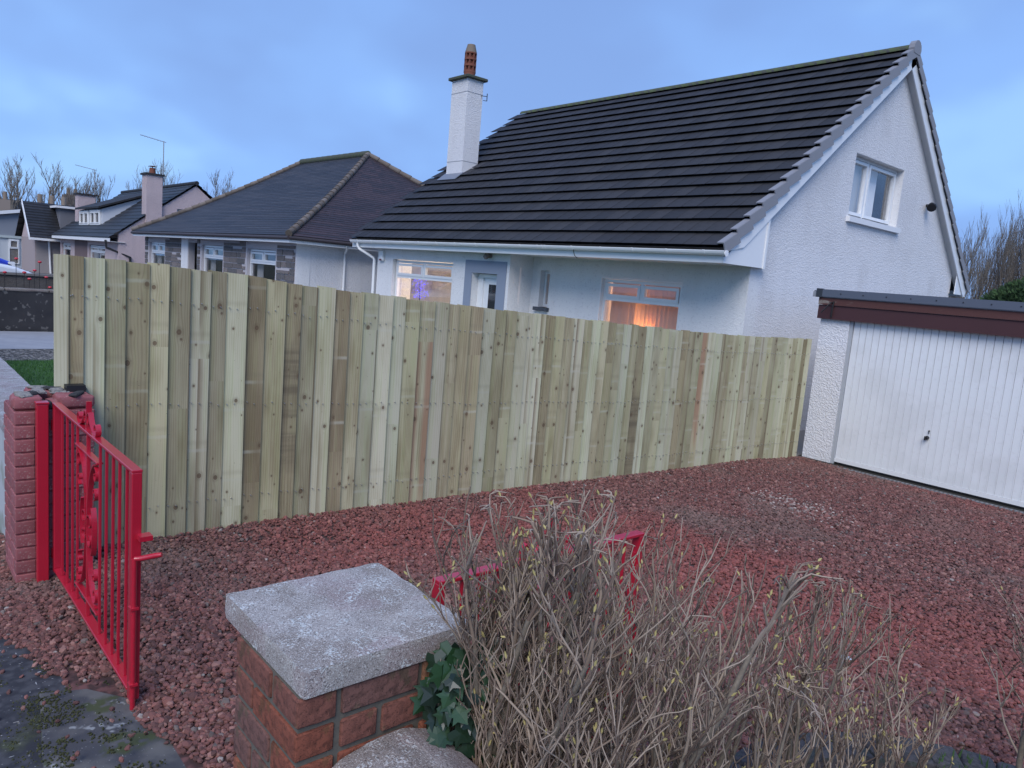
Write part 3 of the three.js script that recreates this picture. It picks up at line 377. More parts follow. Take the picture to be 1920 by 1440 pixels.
  const ridgeGeo = (() => { const g = new GB(), R = 0.13; for (let k = 0; k < 10; k++) { const a = k / 10 * Math.PI, b = (k + 1) / 10 * Math.PI, A = [Math.sin(a - Math.PI / 2) * R, Math.cos(a - Math.PI / 2) * R * 0.8], B = [Math.sin(b - Math.PI / 2) * R, Math.cos(b - Math.PI / 2) * R * 0.8]; g.quad([-0.235, A[1], A[0]], [-0.235, B[1], B[0]], [0.225, B[1], B[0]], [0.225, A[1], A[0]]); g.quad([0.225, A[1], A[0]], [0.225, B[1], B[0]], [0.225, B[1] * 0.86, B[0] * 0.86], [0.225, A[1] * 0.86, A[0] * 0.86]); } return g.build(); })();
  for (let x = H.xr - 0.24; x > H.xl; x -= 0.455) { const m = part(roof, 'ridge_tile', ridgeGeo, M.ridge); m.position.set(x, H.ridgeY - 0.01, H.ridgeZ); m.rotation.set((r() - 0.5) * 0.03, 0, (r() - 0.5) * 0.012); m.material = Object.assign(M.ridge, { side: THREE.DoubleSide }); }
  { const g = new GB(), R = 0.15; for (let k = 0; k < 12; k++) { const a = k / 12 * 2 * Math.PI, b = (k + 1) / 12 * 2 * Math.PI, f = (t, s = 1) => [Math.max(Math.sin(t), -0.55) * R * s + 0.0, Math.cos(t) * R * s]; const A = f(a), B = f(b); g.quad([H.xr - 0.08, H.ridgeY + A[0], H.ridgeZ + A[1]], [H.xr + 0.02, H.ridgeY + A[0], H.ridgeZ + A[1]], [H.xr + 0.02, H.ridgeY + B[0], H.ridgeZ + B[1]], [H.xr - 0.08, H.ridgeY + B[0], H.ridgeZ + B[1]]); g.tri([H.xr + 0.02, H.ridgeY, H.ridgeZ], [H.xr + 0.02, H.ridgeY + B[0], H.ridgeZ + B[1]], [H.xr + 0.02, H.ridgeY + A[0], H.ridgeZ + A[1]]); } part(roof, 'ridge_end_cap', g.build(), Object.assign(M.verge.clone(), { side: THREE.DoubleSide })); }
  // bargeboards, soffits, box end
  const xb = H.xr - 0.03; const bb = new GB(); bb.hexa([SP(xb - 0.02, 0.42, -0.26), SP(xb, 0.42, -0.26), SP(xb, SL + 0.02, -0.26), SP(xb - 0.02, SL + 0.02, -0.26), SP(xb - 0.02, 0.0, -0.062), SP(xb, 0.0, -0.062), SP(xb, SL - 0.1, -0.062), SP(xb - 0.02, SL - 0.1, -0.062)]); part(roof, 'bargeboard', bb.build(), M.whitePlastic);
  const b2 = new GB(); b2.hexa([BP(xb, 0.0, -0.24), BP(xb - 0.02, 0.0, -0.24), BP(xb - 0.02, BL - 0.15, -0.24), BP(xb, BL - 0.15, -0.24), BP(xb, 0, -0.055), BP(xb - 0.02, 0, -0.055), BP(xb - 0.02, BL + 0.02, -0.055), BP(xb, BL + 0.02, -0.055)]); part(roof, 'bargeboard', b2.build(), M.whitePlastic);
  const s2 = new GB(); s2.quad(BP(xb - 0.021, 0.1, -0.2), BP(H.wx - 0.02, 0.1, -0.2), BP(H.wx - 0.02, BL, -0.2), BP(xb - 0.021, BL, -0.2)); s2.quad(SP(H.wx - 0.02, 0.3, -0.2), SP(xb - 0.021, 0.3, -0.2), SP(xb - 0.021, SL, -0.2), SP(H.wx - 0.02, SL, -0.2)); s2.quad([xb - 0.021, 2.6, H.backZ + 0.02], [H.wx - 0.02, 2.6, H.backZ + 0.02], [H.wx - 0.02, 2.6, H.backZ + 0.66], [xb - 0.021, 2.6, H.backZ + 0.66]); part(roof, 'verge_soffit', s2.build(), Object.assign(M.soffit.clone(), { side: THREE.DoubleSide }));
  { const sh = new THREE.Shape([[-0.90, 2.585], [0.13, 2.585], [0.13, 3.20], [-0.86, 2.70]].map(p => new THREE.Vector2(...p))); const p0 = SP(0, 0.1, -0.15), p1 = SP(0, 1.35, -0.15); const s3 = new THREE.Shape([[-0.92, 2.585], [0.12, 2.585], [-p1[2], p1[1]], [-p0[2], p0[1]], [-0.92, 2.66]].map(p => new THREE.Vector2(...p))); const g = new THREE.ExtrudeGeometry(s3, { depth: 0.018, bevelEnabled: false }); g.rotateY(Math.PI / 2); g.translate(xb - 0.04, 0, 0); part(roof, 'eaves_box_end', g, M.whitePlastic); part(roof, 'eaves_box_trim', box(xb - 0.024, xb - 0.004, 2.575, 3.26, -0.14, -0.095), M.whitePlastic); }
  part(roof, 'back_box_end', box(xb - 0.04, xb - 0.022, 2.59, 3.1, H.backZ + 0.12, H.backZ + 0.64), M.whitePlastic); part(roof, 'apex_block', box(xb - 0.035, xb - 0.021, 6.36, 6.62, H.ridgeZ - 0.06, H.ridgeZ + 0.06), M.whitePlastic); part(roof, 'fascia', box(H.xl + 0.06, xb - 0.042, 2.585, 2.745, H.eaveZ - 0.07, H.eaveZ - 0.05), M.whitePlastic);
  part(roof, 'eaves_soffit', box(H.xl + 0.08, xb - 0.043, 2.592, 2.604, H.rz - 0.3, H.eaveZ - 0.071), M.soffit);
  part(roof, 'back_fascia', box(H.xl + 0.06, xb - 0.03, 2.56, 2.72, H.backZ - 0.03, H.backZ - 0.01), M.whitePlastic);
  // gutter: half round, clips at intervals
  const half = (x0, x1, R, t, cy, cz) => { const g = new GB(), n = 10; for (let k = 0; k < n; k++) { const a = Math.PI + k / n * Math.PI, b = Math.PI + (k + 1) / n * Math.PI, f = (q, rr, x) => [x, cy + Math.sin(q) * rr, cz + Math.cos(q) * rr]; g.quad(f(a, R, x0), f(b, R, x0), f(b, R, x1), f(a, R, x1)); g.quad(f(b, R - t, x0), f(a, R - t, x0), f(a, R - t, x1), f(b, R - t, x1)); for (const x of [x0, x1]) g.quad(f(a, R, x), f(a, R - t, x), f(b, R - t, x), f(b, R, x)); } g.box(x0, x1, cy - 0.004, cy + 0.01, cz + R - t - 0.003, cz + R + 0.004); g.box(x0, x1, cy - 0.004, cy + 0.01, cz - R - 0.004, cz - R + t); return g.build(); };
  const gz = H.eaveZ + 0.012, gut = part(h, 'gutter', half(H.xl + 0.12, H.xr + 0.02, 0.056, 0.004, 2.742, gz), Object.assign(M.whitePlastic.clone(), { side: THREE.DoubleSide }));
  part(gut, 'end_stop', new GB().tube([[H.xr + 0.018, 2.715, gz], [H.xr + 0.03, 2.715, gz]], 0.045, 12).build(), M.whitePlastic);
  const clip = half(-0.018, 0.018, 0.0625, 0.006, 0, 0); for (let x = H.xr - 0.32; x > H.xl + 0.2; x -= 0.66) { const m = part(gut, 'clip', clip, M.whitePlastic); m.position.set(x, 2.745, gz); } for (const o of [0.06, -0.06]) { const m = part(gut, 'clip', clip, M.whitePlastic); m.position.set(-5.2 + o, 2.745, gz); }
  part(h, 'downpipe', new GB().tube([[-11.72, 2.69, gz], [-11.72, 2.62, gz], [-11.70, 2.55, gz - 0.03], [-11.45, 2.36, 0.69], [-11.42, 2.30, 0.68], [-11.42, -0.1, 0.68]], 0.034, 10).build(), M.whitePlastic);
  part(gut, 'cable', new GB().tube([[-4.35, 2.69, gz + 0.06], [-4.35, 2.6, gz + 0.02], [-4.34, 2.56, gz - 0.04]], 0.006, 5).build(), M.black);
  // chimney
  const ch = part(h, 'chimney', (() => { const g = new THREE.BoxGeometry(0.66, 2.7, 0.48, 1, 8, 1); g.translate(-11.16, 5.56, -1.54); return worldUV(g); })(), M.cast);
  part(ch, 'coping', (() => { const g = new RoundedBoxGeometry(0.82, 0.075, 0.64, 2, 0.02); g.translate(-11.16, 6.94, -1.54); return g; })(), M.ridge);
  const pot = new GB(); pot.tube([[-11.12, 6.97, -1.54], [-11.12, 7.05, -1.54], [-11.12, 7.1, -1.54]], [0.13, 0.13, 0.15], 14); for (let k = 0; k < 3; k++) { const y = 7.1 + k * 0.15; pot.tube([[-11.12, y, -1.54], [-11.12, y + 0.05, -1.54]], 0.152, 14); for (let a = 0; a < 8; a++) { const an = a * Math.PI / 4; pot.box(-11.12 + Math.cos(an) * 0.125 - 0.018, -11.12 + Math.cos(an) * 0.125 + 0.018, y + 0.05, y + 0.15, -1.54 + Math.sin(an) * 0.125 - 0.018, -1.54 + Math.sin(an) * 0.125 + 0.018); } pot.tube([[-11.12, y + 0.05, -1.54], [-11.12, y + 0.15, -1.54]], 0.095, 12); } pot.tube([[-11.12, 7.55, -1.54], [-11.12, 7.58, -1.54]], 0.15, 14);
  part(ch, 'chimney_pot', pot.build(), M.clay, 'louvred red clay chimney pot'); part(ch, 'pot_cowl', new GB().tube([[-11.12, 7.58, -1.54], [-11.12, 7.6, -1.54], [-11.12, 7.74, -1.54], [-11.12, 7.77, -1.54]], [0.15, 0.145, 0.105, 0.1], 14).build(), M.buff);
  const st = new GB(); for (const y of [4.92, 6.58]) { st.box(-11.494, -10.826, y, y + 0.014, -1.3, -1.296); st.box(-10.83, -10.826, y, y + 0.014, -1.784, -1.3); } part(ch, 'wire_band', st.build(), M.softGrey);
  const br = new GB(); br.tube([[-10.82, 6.56, -1.72], [-10.7, 6.55, -1.82]], 0.009, 5); br.tube([[-10.7, 6.44, -1.82], [-10.7, 6.62, -1.82]], 0.011, 5); br.tube([[-10.7, 6.44, -1.82], [-10.8, 6.46, -1.78]], 0.008, 5); part(ch, 'aerial_bracket', br.build(), M.iron);
  const fl = new GB(); fl.hexa([SP(-11.55, 2.62, 0.06), SP(-10.78, 2.62, 0.06), SP(-10.78, 2.95, 0.06), SP(-11.55, 2.95, 0.06), SP(-11.55, 2.62, 0.075), SP(-10.78, 2.62, 0.075), SP(-10.78, 2.95, 0.075), SP(-11.55, 2.95, 0.075)]); part(ch, 'lead_flashing', fl.build(), std([0.22, 0.24, 0.28], 0.5, { metalness: 0.3 }));
  // gable window
  const gw = windowUnit(h, 1.96, 1.07, [[0.04, 0.78, 0.04, 1.03, true], [0.78, 1.92, 0.04, 1.03, true]], M.whitePlastic, [H.wx - 0.13, 3.66, -2.79], Math.PI / 2, 'gable_window');
  part(gw, 'sill', box(-0.06, 2.02, -0.085, 0.006, -0.05, 0.195), M.whitePaint);
  part(gw, 'reveal_lining', new GB().box(-0.0, 0.006, 0.01, 1.07, 0.002, 0.125).box(1.954, 1.96, 0.01, 1.07, 0.002, 0.125).box(0.006, 1.954, 1.064, 1.07, 0.002, 0.125).build(), M.smoothWall);
  const cu = new GB(); for (let k = 0; k < 16; k++) { const x0 = 0.84 + k * 0.044, z = k % 2 ? -0.2 : -0.175, z2 = k % 2 ? -0.175 : -0.2; cu.quad([x0, 0.05, z], [x0 + 0.044, 0.05, z2], [x0 + 0.044, 1.0, z2], [x0, 1.0, z]); } part(gw, 'curtain', cu.build(), phys([0.8, 0.8, 0.8], 1, { side: THREE.DoubleSide }));
  part(gw, 'roller_blind', box(0.05, 0.75, 0.03, 1.02, -0.13, -0.126), std([0.5, 0.53, 0.56], 0.9));
  // flood lamp on the gable
  const fl2 = new GB(); fl2.tube([[H.wx, 4.24, -5.98], [H.wx + 0.12, 4.24, -5.95]], 0.03, 8); fl2.tube([[H.wx + 0.1, 4.26, -5.96], [H.wx + 0.14, 4.2, -5.88], [H.wx + 0.15, 4.18, -5.85]], [0.045, 0.09, 0.085], 12); part(h, 'gable_lamp', fl2.build(), M.black);
  // right front window, lit from inside
  const W1 = windowUnit(h, 1.73, 1.33, [[0.04, 1.69, 0.04, 0.985, false], [0.04, 0.87, 0.985, 1.29, true], [0.87, 1.69, 0.985, 1.29, true]], M.whitePlastic, [-4.575, 0.935, H.rz - 0.07], 0, 'front_window');
  part(W1, 'sill', box(-0.06, 1.79, -0.07, -0.005, -0.08, 0.13), M.softGrey); part(W1, 'trim', new GB().box(-0.028, -0.003, -0.01, 1.36, 0.0, 0.074).box(-0.028, 1.76, 1.333, 1.362, 0.0, 0.06).build(), M.whitePaint);
  for (let k = 0; k < 19; k++) { const m = part(W1, 'blind_slat', box(-0.043, 0.043, 0.0, 1.30, -0.0015, 0.0015), phys([0.62, 0.50, 0.47], 1, { transmission: 0.34, thickness: 0, side: THREE.DoubleSide })); m.position.set(0.09 + k * 0.087, 0.02, -0.2); m.rotation.y = 0.9 + 0.12 * Math.sin(k * 2.3); }
  // left front window
  const W2 = windowUnit(h, 2.34, 1.39, [[0.04, 2.30, 0.04, 1.02, false], [0.04, 1.15, 1.02, 1.35, true], [1.15, 2.30, 1.02, 1.35, true]], M.whitePlastic, [-10.65, 0.955, H.pz - 0.09], 0, 'front_window');
  part(W2, 'sill', box(-0.06, 2.40, -0.07, -0.005, -0.08, 0.15), M.softGrey);
  for (let k = 0; k < 30; k++) { const m = part(W2, 'blind_slat', box(-0.036, 0.036, 0.0, 1.33, -0.0015, 0.0015), phys([0.62, 0.55, 0.48], 1, { transmission: 0.28, thickness: 0, side: THREE.DoubleSide })); m.position.set(0.08 + k * 0.076, 0.02, -0.42); m.rotation.y = 0.75 + 0.08 * Math.sin(k * 1.7); }
  // slit window
  const W3 = windowUnit(h, 0.25, 0.70, [[0.04, 0.21, 0.04, 0.66, false]], M.whitePlastic, [-6.195, 1.635, H.rz - 0.12], 0, 'slit_window'); part(W3, 'backing', box(0.02, 0.23, 0.02, 0.68, -0.18, -0.16), M.black); part(W3, 'sill', box(-0.07, 0.31, -0.075, -0.005, -0.02, 0.2), std([0.06, 0.07, 0.09], 0.7));  // black backing is added to keep lamp light inside from showing in the slit
  // door: painted surround, white frame, door with dark glass
  part(h, 'door_surround', (() => { const g = wallGeo([[-7.84, 0.02], [-6.52, 0.02], [-6.52, 2.44], [-7.84, 2.44]], [[-7.60, -6.79, 0.03, 2.19]], 0.012); g.translate(0, 0, H.pz + 0.001); return worldUV(g); })(), M.surround, 'slate blue painted band round the door');
  part(h, 'door_frame', new GB().box(-7.595, -7.43, 0.05, 2.18, H.pz - 0.26, H.pz - 0.16).box(-6.86, -6.795, 0.05, 2.18, H.pz - 0.26, H.pz - 0.16).box(-7.43, -6.86, 2.1, 2.18, H.pz - 0.26, H.pz - 0.162).build(), M.whitePlastic);
  const dr = part(h, 'door', new GB().box(-7.425, -6.865, 0.06, 2.095, H.pz - 0.25, H.pz - 0.19).build(), M.whitePlastic); part(dr, 'pane', box(-7.26, -6.97, 0.5, 1.98, H.pz - 0.2, H.pz - 0.184), M.darkGlass); part(dr, 'handle', box(-7.39, -7.36, 1.0, 1.2, H.pz - 0.19, H.pz - 0.15), M.iron); part(h, 'door_step', box(-7.9, -6.5, -0.1, 0.05, H.pz, H.pz + 0.5), std([0.3, 0.3, 0.3], 0.9));
  const lp = new GB(); lp.tube([[-7.04, 2.54, H.pz], [-7.04, 2.54, H.pz + 0.08]], 0.045, 10); lp.tube([[-7.04, 2.56, H.pz + 0.1], [-7.04, 2.5, H.pz + 0.13], [-7.04, 2.47, H.pz + 0.12]], [0.05, 0.055, 0.03], 10); lp.tube([[-7.24, 2.53, H.pz + 0.03], [-7.06, 2.53, H.pz + 0.07]], 0.012, 6); part(h, 'door_lamp', lp.build(), std([0.22, 0.18, 0.16], 0.6));
  const al = part(h, 'alarm_box', (() => { const g = new RoundedBoxGeometry(0.17, 0.24, 0.07, 2, 0.02); g.translate(-11.12, 2.42, H.pz + 0.036); return g; })(), M.whitePlastic); part(al, 'lens', box(-11.17, -11.07, 2.305, 2.345, H.pz + 0.068, H.pz + 0.078), std([0.12, 0.015, 0.02], 0.3));
  // inside: floors, ceiling, room walls, lamps
  part(h, 'floor', box(H.wl + 0.3, H.wx - 0.3, -0.05, 0.04, H.backZ + 0.86, H.rz - 0.29), M.inner); part(h, 'ceiling', box(H.wl + 0.3, H.wx - 0.3, 2.52, 2.59, H.backZ + 0.86, H.rz - 0.31), M.inner); part(h, 'attic_wall', box(-4.4, -4.3, 2.6, 5.0, -5.3, -2.9), M.inner);
  part(h, 'inner_wall', new GB().box(H.px - 0.1, H.px, 0.04, 2.52, -4.1, H.rz - 0.3).box(H.wl + 0.3, H.wx - 0.3, 0.04, 2.52, -4.3, -4.2).box(-8.0, -7.9, 0.04, 2.52, -4.2, H.pz - 0.3).build(), M.inner);
  part(h, 'inner_floor', box(H.wl + 0.3, H.px - 0.28, -0.05, 0.039, H.rz - 0.288, H.pz - 0.29), M.inner);
}
// lamps seen glowing through the blinds
function lamp(name, label, at, rgb, power, R) { const g = thing(name, label, 'lamp', at); part(g, 'bulb', new THREE.SphereGeometry(R, 16, 12), new THREE.MeshStandardMaterial({ color: 0x000000, emissive: new THREE.Color().setRGB(...rgb), emissiveIntensity: 5 })); part(g, 'stand', new GB().tube([[0, -0.75, 0], [0, -R, 0]], 0.015, 8).tube([[0, -0.78, 0], [0, -0.75, 0]], 0.1, 12).build(), M.iron); const l = new THREE.PointLight(new THREE.Color().setRGB(...rgb), power, 0, 2); l.castShadow = true; g.add(l); l.name = 'light'; return g; }
lamp('table_lamp', 'orange table lamp glowing behind the blinds of the right front window', [-3.62, 1.44, -0.36], [1, 0.38, 0.10], 0.85, 0.055);
lamp('room_lamp', 'warm lamp deep in the right front room', [-4.2, 1.9, -2.4], [1, 0.68, 0.56], 4.2, 0.06);
lamp('floor_lamp', 'soft white lamp in the left front room', [-9.2, 1.75, -1.2], [1, 0.84, 0.68], 5, 0.06);
{ const t = thing('fairy_light_tree', 'small tree of violet fairy lights inside the left front window', 'fairy lights', [-10.0, 0.95, 0.27]); const r = mulberry(8); part(t, 'stem', new GB().tube([[0, 0, 0], [0.02, 0.5, 0], [0, 0.95, 0.01]], [0.012, 0.01, 0.004], 6).build(), M.iron); const b = new GB(); for (let k = 0; k < 110; k++) { const y = 0.55 + r() * 0.45, a = r() * 6.28, w = 0.03 + 0.34 * Math.pow(r(), 0.7); b.box(Math.cos(a) * w - 0.006, Math.cos(a) * w + 0.006, y, y + 0.012, Math.sin(a) * w * 0.15 - 0.008, Math.sin(a) * w * 0.15 + 0.008); } part(t, 'bulbs', b.build(), new THREE.MeshStandardMaterial({ color: 0x000000, emissive: new THREE.Color().setRGB(0.14, 0.12, 1), emissiveIntensity: 1.1 })).userData.kind = 'stuff'; const l = new THREE.PointLight(new THREE.Color().setRGB(0.3, 0.25, 1), 0.07, 0, 2); l.position.set(0, 0.75, 0.06); l.castShadow = true; l.name = 'light'; t.add(l); }

// ---------------------------------------------------------------- brick pier with stone cap, and the wall beside it
function bedEdge(x) { return profile([[3.15, 7.2], [3.19, 7.1], [3.33, 6.8], [3.62, 6.5], [3.87, 6.36], [4.5, 6.2], [6, 6.05]])(x); }
const brickNoise = texture(512, 512, (u, v) => { const n = fbm(u * 18, v * 18, 5, 18), s = vn(u * 128, v * 128, 128), w = sst(0.68, 0.78, fbm(u * 26 + 7, v * 26, 4, 26)); const b = 0.28 + 1.2 * n - 0.3 * sst(0.7, 0.95, s), mo = sst(0.58, 0.7, fbm(u * 7 + 3, v * 7 + 1, 4, 7)) * 0.5; return [(b + w * 0.6) * (1 - mo * 0.6), (b + w * 0.9) * (1 - mo * 0.2), (b + w * 0.95) * (1 - mo * 0.5)]; }, true, [4, 4]);
const brickMat = c => std(c, 0.92, { map: brickNoise, bumpMap: brickNoise, bumpScale: 0.0028 });
M.bricks = [[0.24, 0.072, 0.042], [0.28, 0.092, 0.05], [0.21, 0.078, 0.056], [0.18, 0.085, 0.07], [0.26, 0.12, 0.066]].map(brickMat);
M.mortar = std([0.12, 0.11, 0.09], 1, { bumpMap: castBump, bumpScale: 0.0012 });
const capTex = texture(1024, 1024, (u, v) => {
  const x = u, z = v, n = fbm(x * 9, z * 9, 5, 9), ag = vn(x * 220, z * 220, 220), ag2 = vn(x * 128 + 4, z * 128, 128), li = fbm(x * 14 + 5, z * 14 + 2, 5, 14), st = fbm(x * 5 + 2, z * 5 + 8, 4, 5);
  let c = mix3([0.29, 0.262, 0.245], [0.43, 0.395, 0.37], n); c = mix3(c, [0.19, 0.15, 0.12], sst(0.45, 0.70, st) * 0.45); c = mix3(c, [0.33, 0.25, 0.25], sst(0.55, 0.7, fbm(x * 4 + 60, z * 4, 3, 4)) * 0.45);
  c = mix3(c, [0.60, 0.63, 0.62], sst(0.50, 0.68, li) * sst(0.55, 0.75, ag2) * 0.9); if (ag > 0.74) c = mix3(c, [0.66, 0.64, 0.62], 0.65); if (ag < 0.2) c = mix3(c, [0.07, 0.062, 0.058], 0.65); if (ag2 > 0.93) c = mix3(c, [0.62, 0.6, 0.57], 0.5); if (ag2 < 0.06) c = mix3(c, [0.04, 0.036, 0.034], 0.8); return c; }, true, [2, 2]);
M.cap = std([1, 1, 1], 0.93, { map: capTex, bumpMap: capTex, bumpScale: 0.0035 });
function layBricks(parent, x0, x1, z0, z1, yTop, yBot, ch, mats, joint, seed, amp, faces) {   // square pier, bricks round the outside, 4 sides
  const r = mulberry(seed), hb = ch - joint; let c = 0;
  for (let y = yTop - hb; y > yBot - ch; y -= ch, c++) {
    const w = x1 - x0, d = z1 - z0, long = c % 2 === 0, T = 0.1;
    const run = (len, first) => { const a = [first]; let p = first + joint; while (p < len - 0.02) { let l = Math.min(0.215, len - p); if (len - p - l < 0.07) l = len - p; a.push(p, p + l); p += l + joint; } return [[0, a[0]], ...Array.from({ length: (a.length - 1) / 2 }, (_, k) => [a[1 + 2 * k], a[2 + 2 * k]])]; };
    const fz = run(w, long ? 0.215 : 0.105), fx = run(d - T - joint, long ? 0.215 : 0.1);
    const add = (bx, by, bz, sx, sy, sz) => { const m = part(parent, 'brick', roughBox(sx, sy, sz, 0.0025, amp * 0.6, Math.floor(r() * 1e6)), mats[Math.floor(r() * mats.length)]); m.position.set(bx, by, bz); m.position.x += (r() - 0.5) * 0.003; m.position.z += (r() - 0.5) * 0.003; };
    if (faces.includes('z')) for (const [a, b] of fz) add(x0 + (a + b) / 2, y + hb / 2, z1 - T / 2, b - a, hb, T);
    if (faces.includes('x')) for (const [a, b] of fx) { if (b - a < 0.02) continue; add(x1 - T / 2 + 0.0005, y + hb / 2, z1 - T - joint - (a + b) / 2, T, hb, b - a); }
    if (faces.includes('n')) for (const [a, b] of fz) { if (b < 0.13) continue; add(x0 + (Math.max(a, 0.02) + b) / 2 - 0.05, y + hb / 2, z0 + T / 2, b - a - 0.03, hb, T); }
  }
}
{
  const p = thing('brick_pier', 'red brick gate pier with a square weathered concrete cap', 'pier', [0, 0, 0]);
  part(p, 'mortar_core', box(2.821, 3.172, 0.0, 1.128, 8.981, 9.332), M.mortar);
  layBricks(p, 2.813, 3.18, 8.973, 9.34, 1.126, 0.1, 0.085, M.bricks, 0.014, 41, 0.0025, 'zxn');
  for (const [a, b, mt, sd] of [[2.82, 2.9, 1, 5], [3.1, 3.17, 3, 6]]) { }
  const g = new THREE.BoxGeometry(0.485, 0.07, 0.475, 22, 4, 22), q = g.attributes.position; for (let k = 0; k < q.count; k++) { let x = q.getX(k), y = q.getY(k), z = q.getZ(k); const ex = Math.abs(x) / 0.2425, ez = Math.abs(z) / 0.2375, e = Math.max(ex, ez), n = (fbm(x * 30 + 9, z * 30 + y * 50 + 4, 4) - 0.5); if (y > 0.02) y += (1 - e) * 0.006 - 0.001 + n * 0.0014; if (e > 0.99) { x *= 1 + n * 0.008; z *= 1 + n * 0.008; if (Math.abs(y) > 0.034) { x *= 0.993; z *= 0.993; y *= 0.95; } if (ex > 0.99 && ez > 0.99) { x *= 0.996; z *= 0.996; } } q.setXYZ(k, x, y, z); } g.computeVertexNormals();
  const c = part(p, 'cap_stone', worldUV(g), M.cap, 'square grey concrete cap spotted with pale lichen'); c.position.set(2.949, 1.166, 9.095);
}
{
  const w = thing('coping_wall', 'low brick wall with rounded grey concrete coping beside the brick pier', 'wall', [0, 0, 0]);
  part(w, 'mortar_core', box(3.185, 6.4, -0.05, 0.885, 9.02, 9.20), M.mortar);
  const r = mulberry(61); let c = 0; for (let y = 0.811; y > 0.05; y -= 0.085, c++) for (let x = 3.19 + (c % 2 ? -0.11 : 0); x < 6.3; x += 0.229) { const a = Math.max(x, 3.188), b = x + 0.215; for (const z of [9.155]) { const m = part(w, 'brick', roughBox(b - a, 0.071, 0.1, 0.004, 0.002, Math.floor(r() * 1e6), [3, 2, 2]), M.bricks[Math.floor(r() * 5)]); m.position.set((a + b) / 2, y + 0.035, z); } }
  for (let k = 0; k < 5; k++) { const x0 = 3.19 + k * 0.62, x1 = x0 + 0.61, g = new GB(), n = 14, prof = []; for (let i = 0; i <= n; i++) { const t = i / n; prof.push([8.935 + 0.34 * t, 0.9 + 0.062 * Math.pow(Math.sin(Math.PI * t), 0.62)]); }
    const sh = new THREE.Shape([[8.935, 0.887], ...prof, [9.275, 0.887]].map(([z, y]) => new THREE.Vector2(-z, y))); const e = new THREE.ExtrudeGeometry(sh, { depth: x1 - x0, steps: 10, bevelEnabled: true, bevelSize: 0.006, bevelThickness: 0.006, bevelSegments: 2 }); e.rotateY(Math.PI / 2); const p = e.attributes.position; for (let i = 0; i < p.count; i++) { const nn = (fbm(p.getX(i) * 14 + k * 9, p.getZ(i) * 22, 4) - 0.5); p.setY(i, p.getY(i) + nn * 0.012); } e.translate(x0, 0, 0); e.computeVertexNormals();
    part(w, 'coping_stone', worldUV(e), std([0.78, 0.76, 0.78], 0.95, { map: capTex, bumpMap: capTex, bumpScale: 0.004 })); }
}
// ---------------------------------------------------------------- pink painted pier and the wall running left from it
const pinkTex = texture(512, 512, (u, v) => { const n = fbm(u * 10, v * 10, 5, 10), f = sst(0.66, 0.74, fbm(u * 30 + 2, v * 30, 4, 30)); return mix3(mix3([0.21, 0.058, 0.066], [0.34, 0.12, 0.125], n), [0.38, 0.27, 0.24], f * 0.55); }, true, [3, 3]);
M.pinkBrick = [0.88, 1, 1.1].map(k => std([k, k, k], 0.75, { map: pinkTex, bumpMap: pinkTex, bumpScale: 0.003 }));
{
  const p = thing('painted_pier', 'crumbling brick gate pier painted dull pink at the fence end', 'pier', [0, 0, 0]);
  part(p, 'core', box(-0.592, -0.208, -0.05, 1.16, 9.05, 9.432), M.pinkBrick[0]);
  layBricks(p, -0.6, -0.2, 9.04, 9.44, 1.155, 0.1, 0.079, M.pinkBrick, 0.008, 91, 0.003, 'zxn');
  const r = mulberry(17); for (const [x, y, z, sx, sy, sz, ry, m] of [[-0.28, 1.2, 9.135, 0.16, 0.075, 0.19, 0.06, 1], [-0.3, 1.2, 9.37, 0.18, 0.078, 0.15, -0.05, 2], [-0.27, 1.185, 9.235, 0.12, 0.055, 0.07, 0.5, 0], [-0.5, 1.2, 9.2, 0.2, 0.07, 0.28, 0, 1]]) { const b = part(p, 'brick', roughBox(sx, sy, sz, 0.008, 0.007, Math.floor(r() * 1e6)), M.pinkBrick[m]); b.position.set(x, y, z); b.rotation.y = ry; }
  const mm = std([0.25, 0.235, 0.22], 1, { bumpMap: castBump, bumpScale: 0.01 }), dk = std([0.03, 0.03, 0.033], 0.9);
  for (let k = 0; k < 12; k++) { const b = part(p, 'mortar_lump', roughBox(0.05 + r() * 0.1, 0.012 + r() * 0.018, 0.04 + r() * 0.09, 0.006, 0.006, Math.floor(r() * 1e6), [3, 2, 3]), k % 3 === 0 ? dk : mm); b.position.set(-0.22 - r() * 0.3, 1.235 + r() * 0.012, 9.08 + r() * 0.33); b.rotation.set(0, r() * 3, (r() - 0.5) * 0.2); }
  const hb = part(p, 'loose_stone', roughBox(0.07, 0.06, 0.08, 0.014, 0.009, 77), dk); hb.position.set(-0.212, 1.195, 9.29);
}
{ const e = thing('gap_shade_box', 'black box standing in for the dark gap between pink pier and fence', 'gap_filler', [0, 0, 0]); part(e, 'box', new GB().box(-0.42, -0.34, 1.2, 1.275, 9.06, 9.16).build(), M.black); part(e, 'gap_shade_sheet', box(-0.44, -0.33, 1.205, 1.215, 9.03, 9.2), M.black); }  // black box and sheet stand in for the shaded hole above the pier
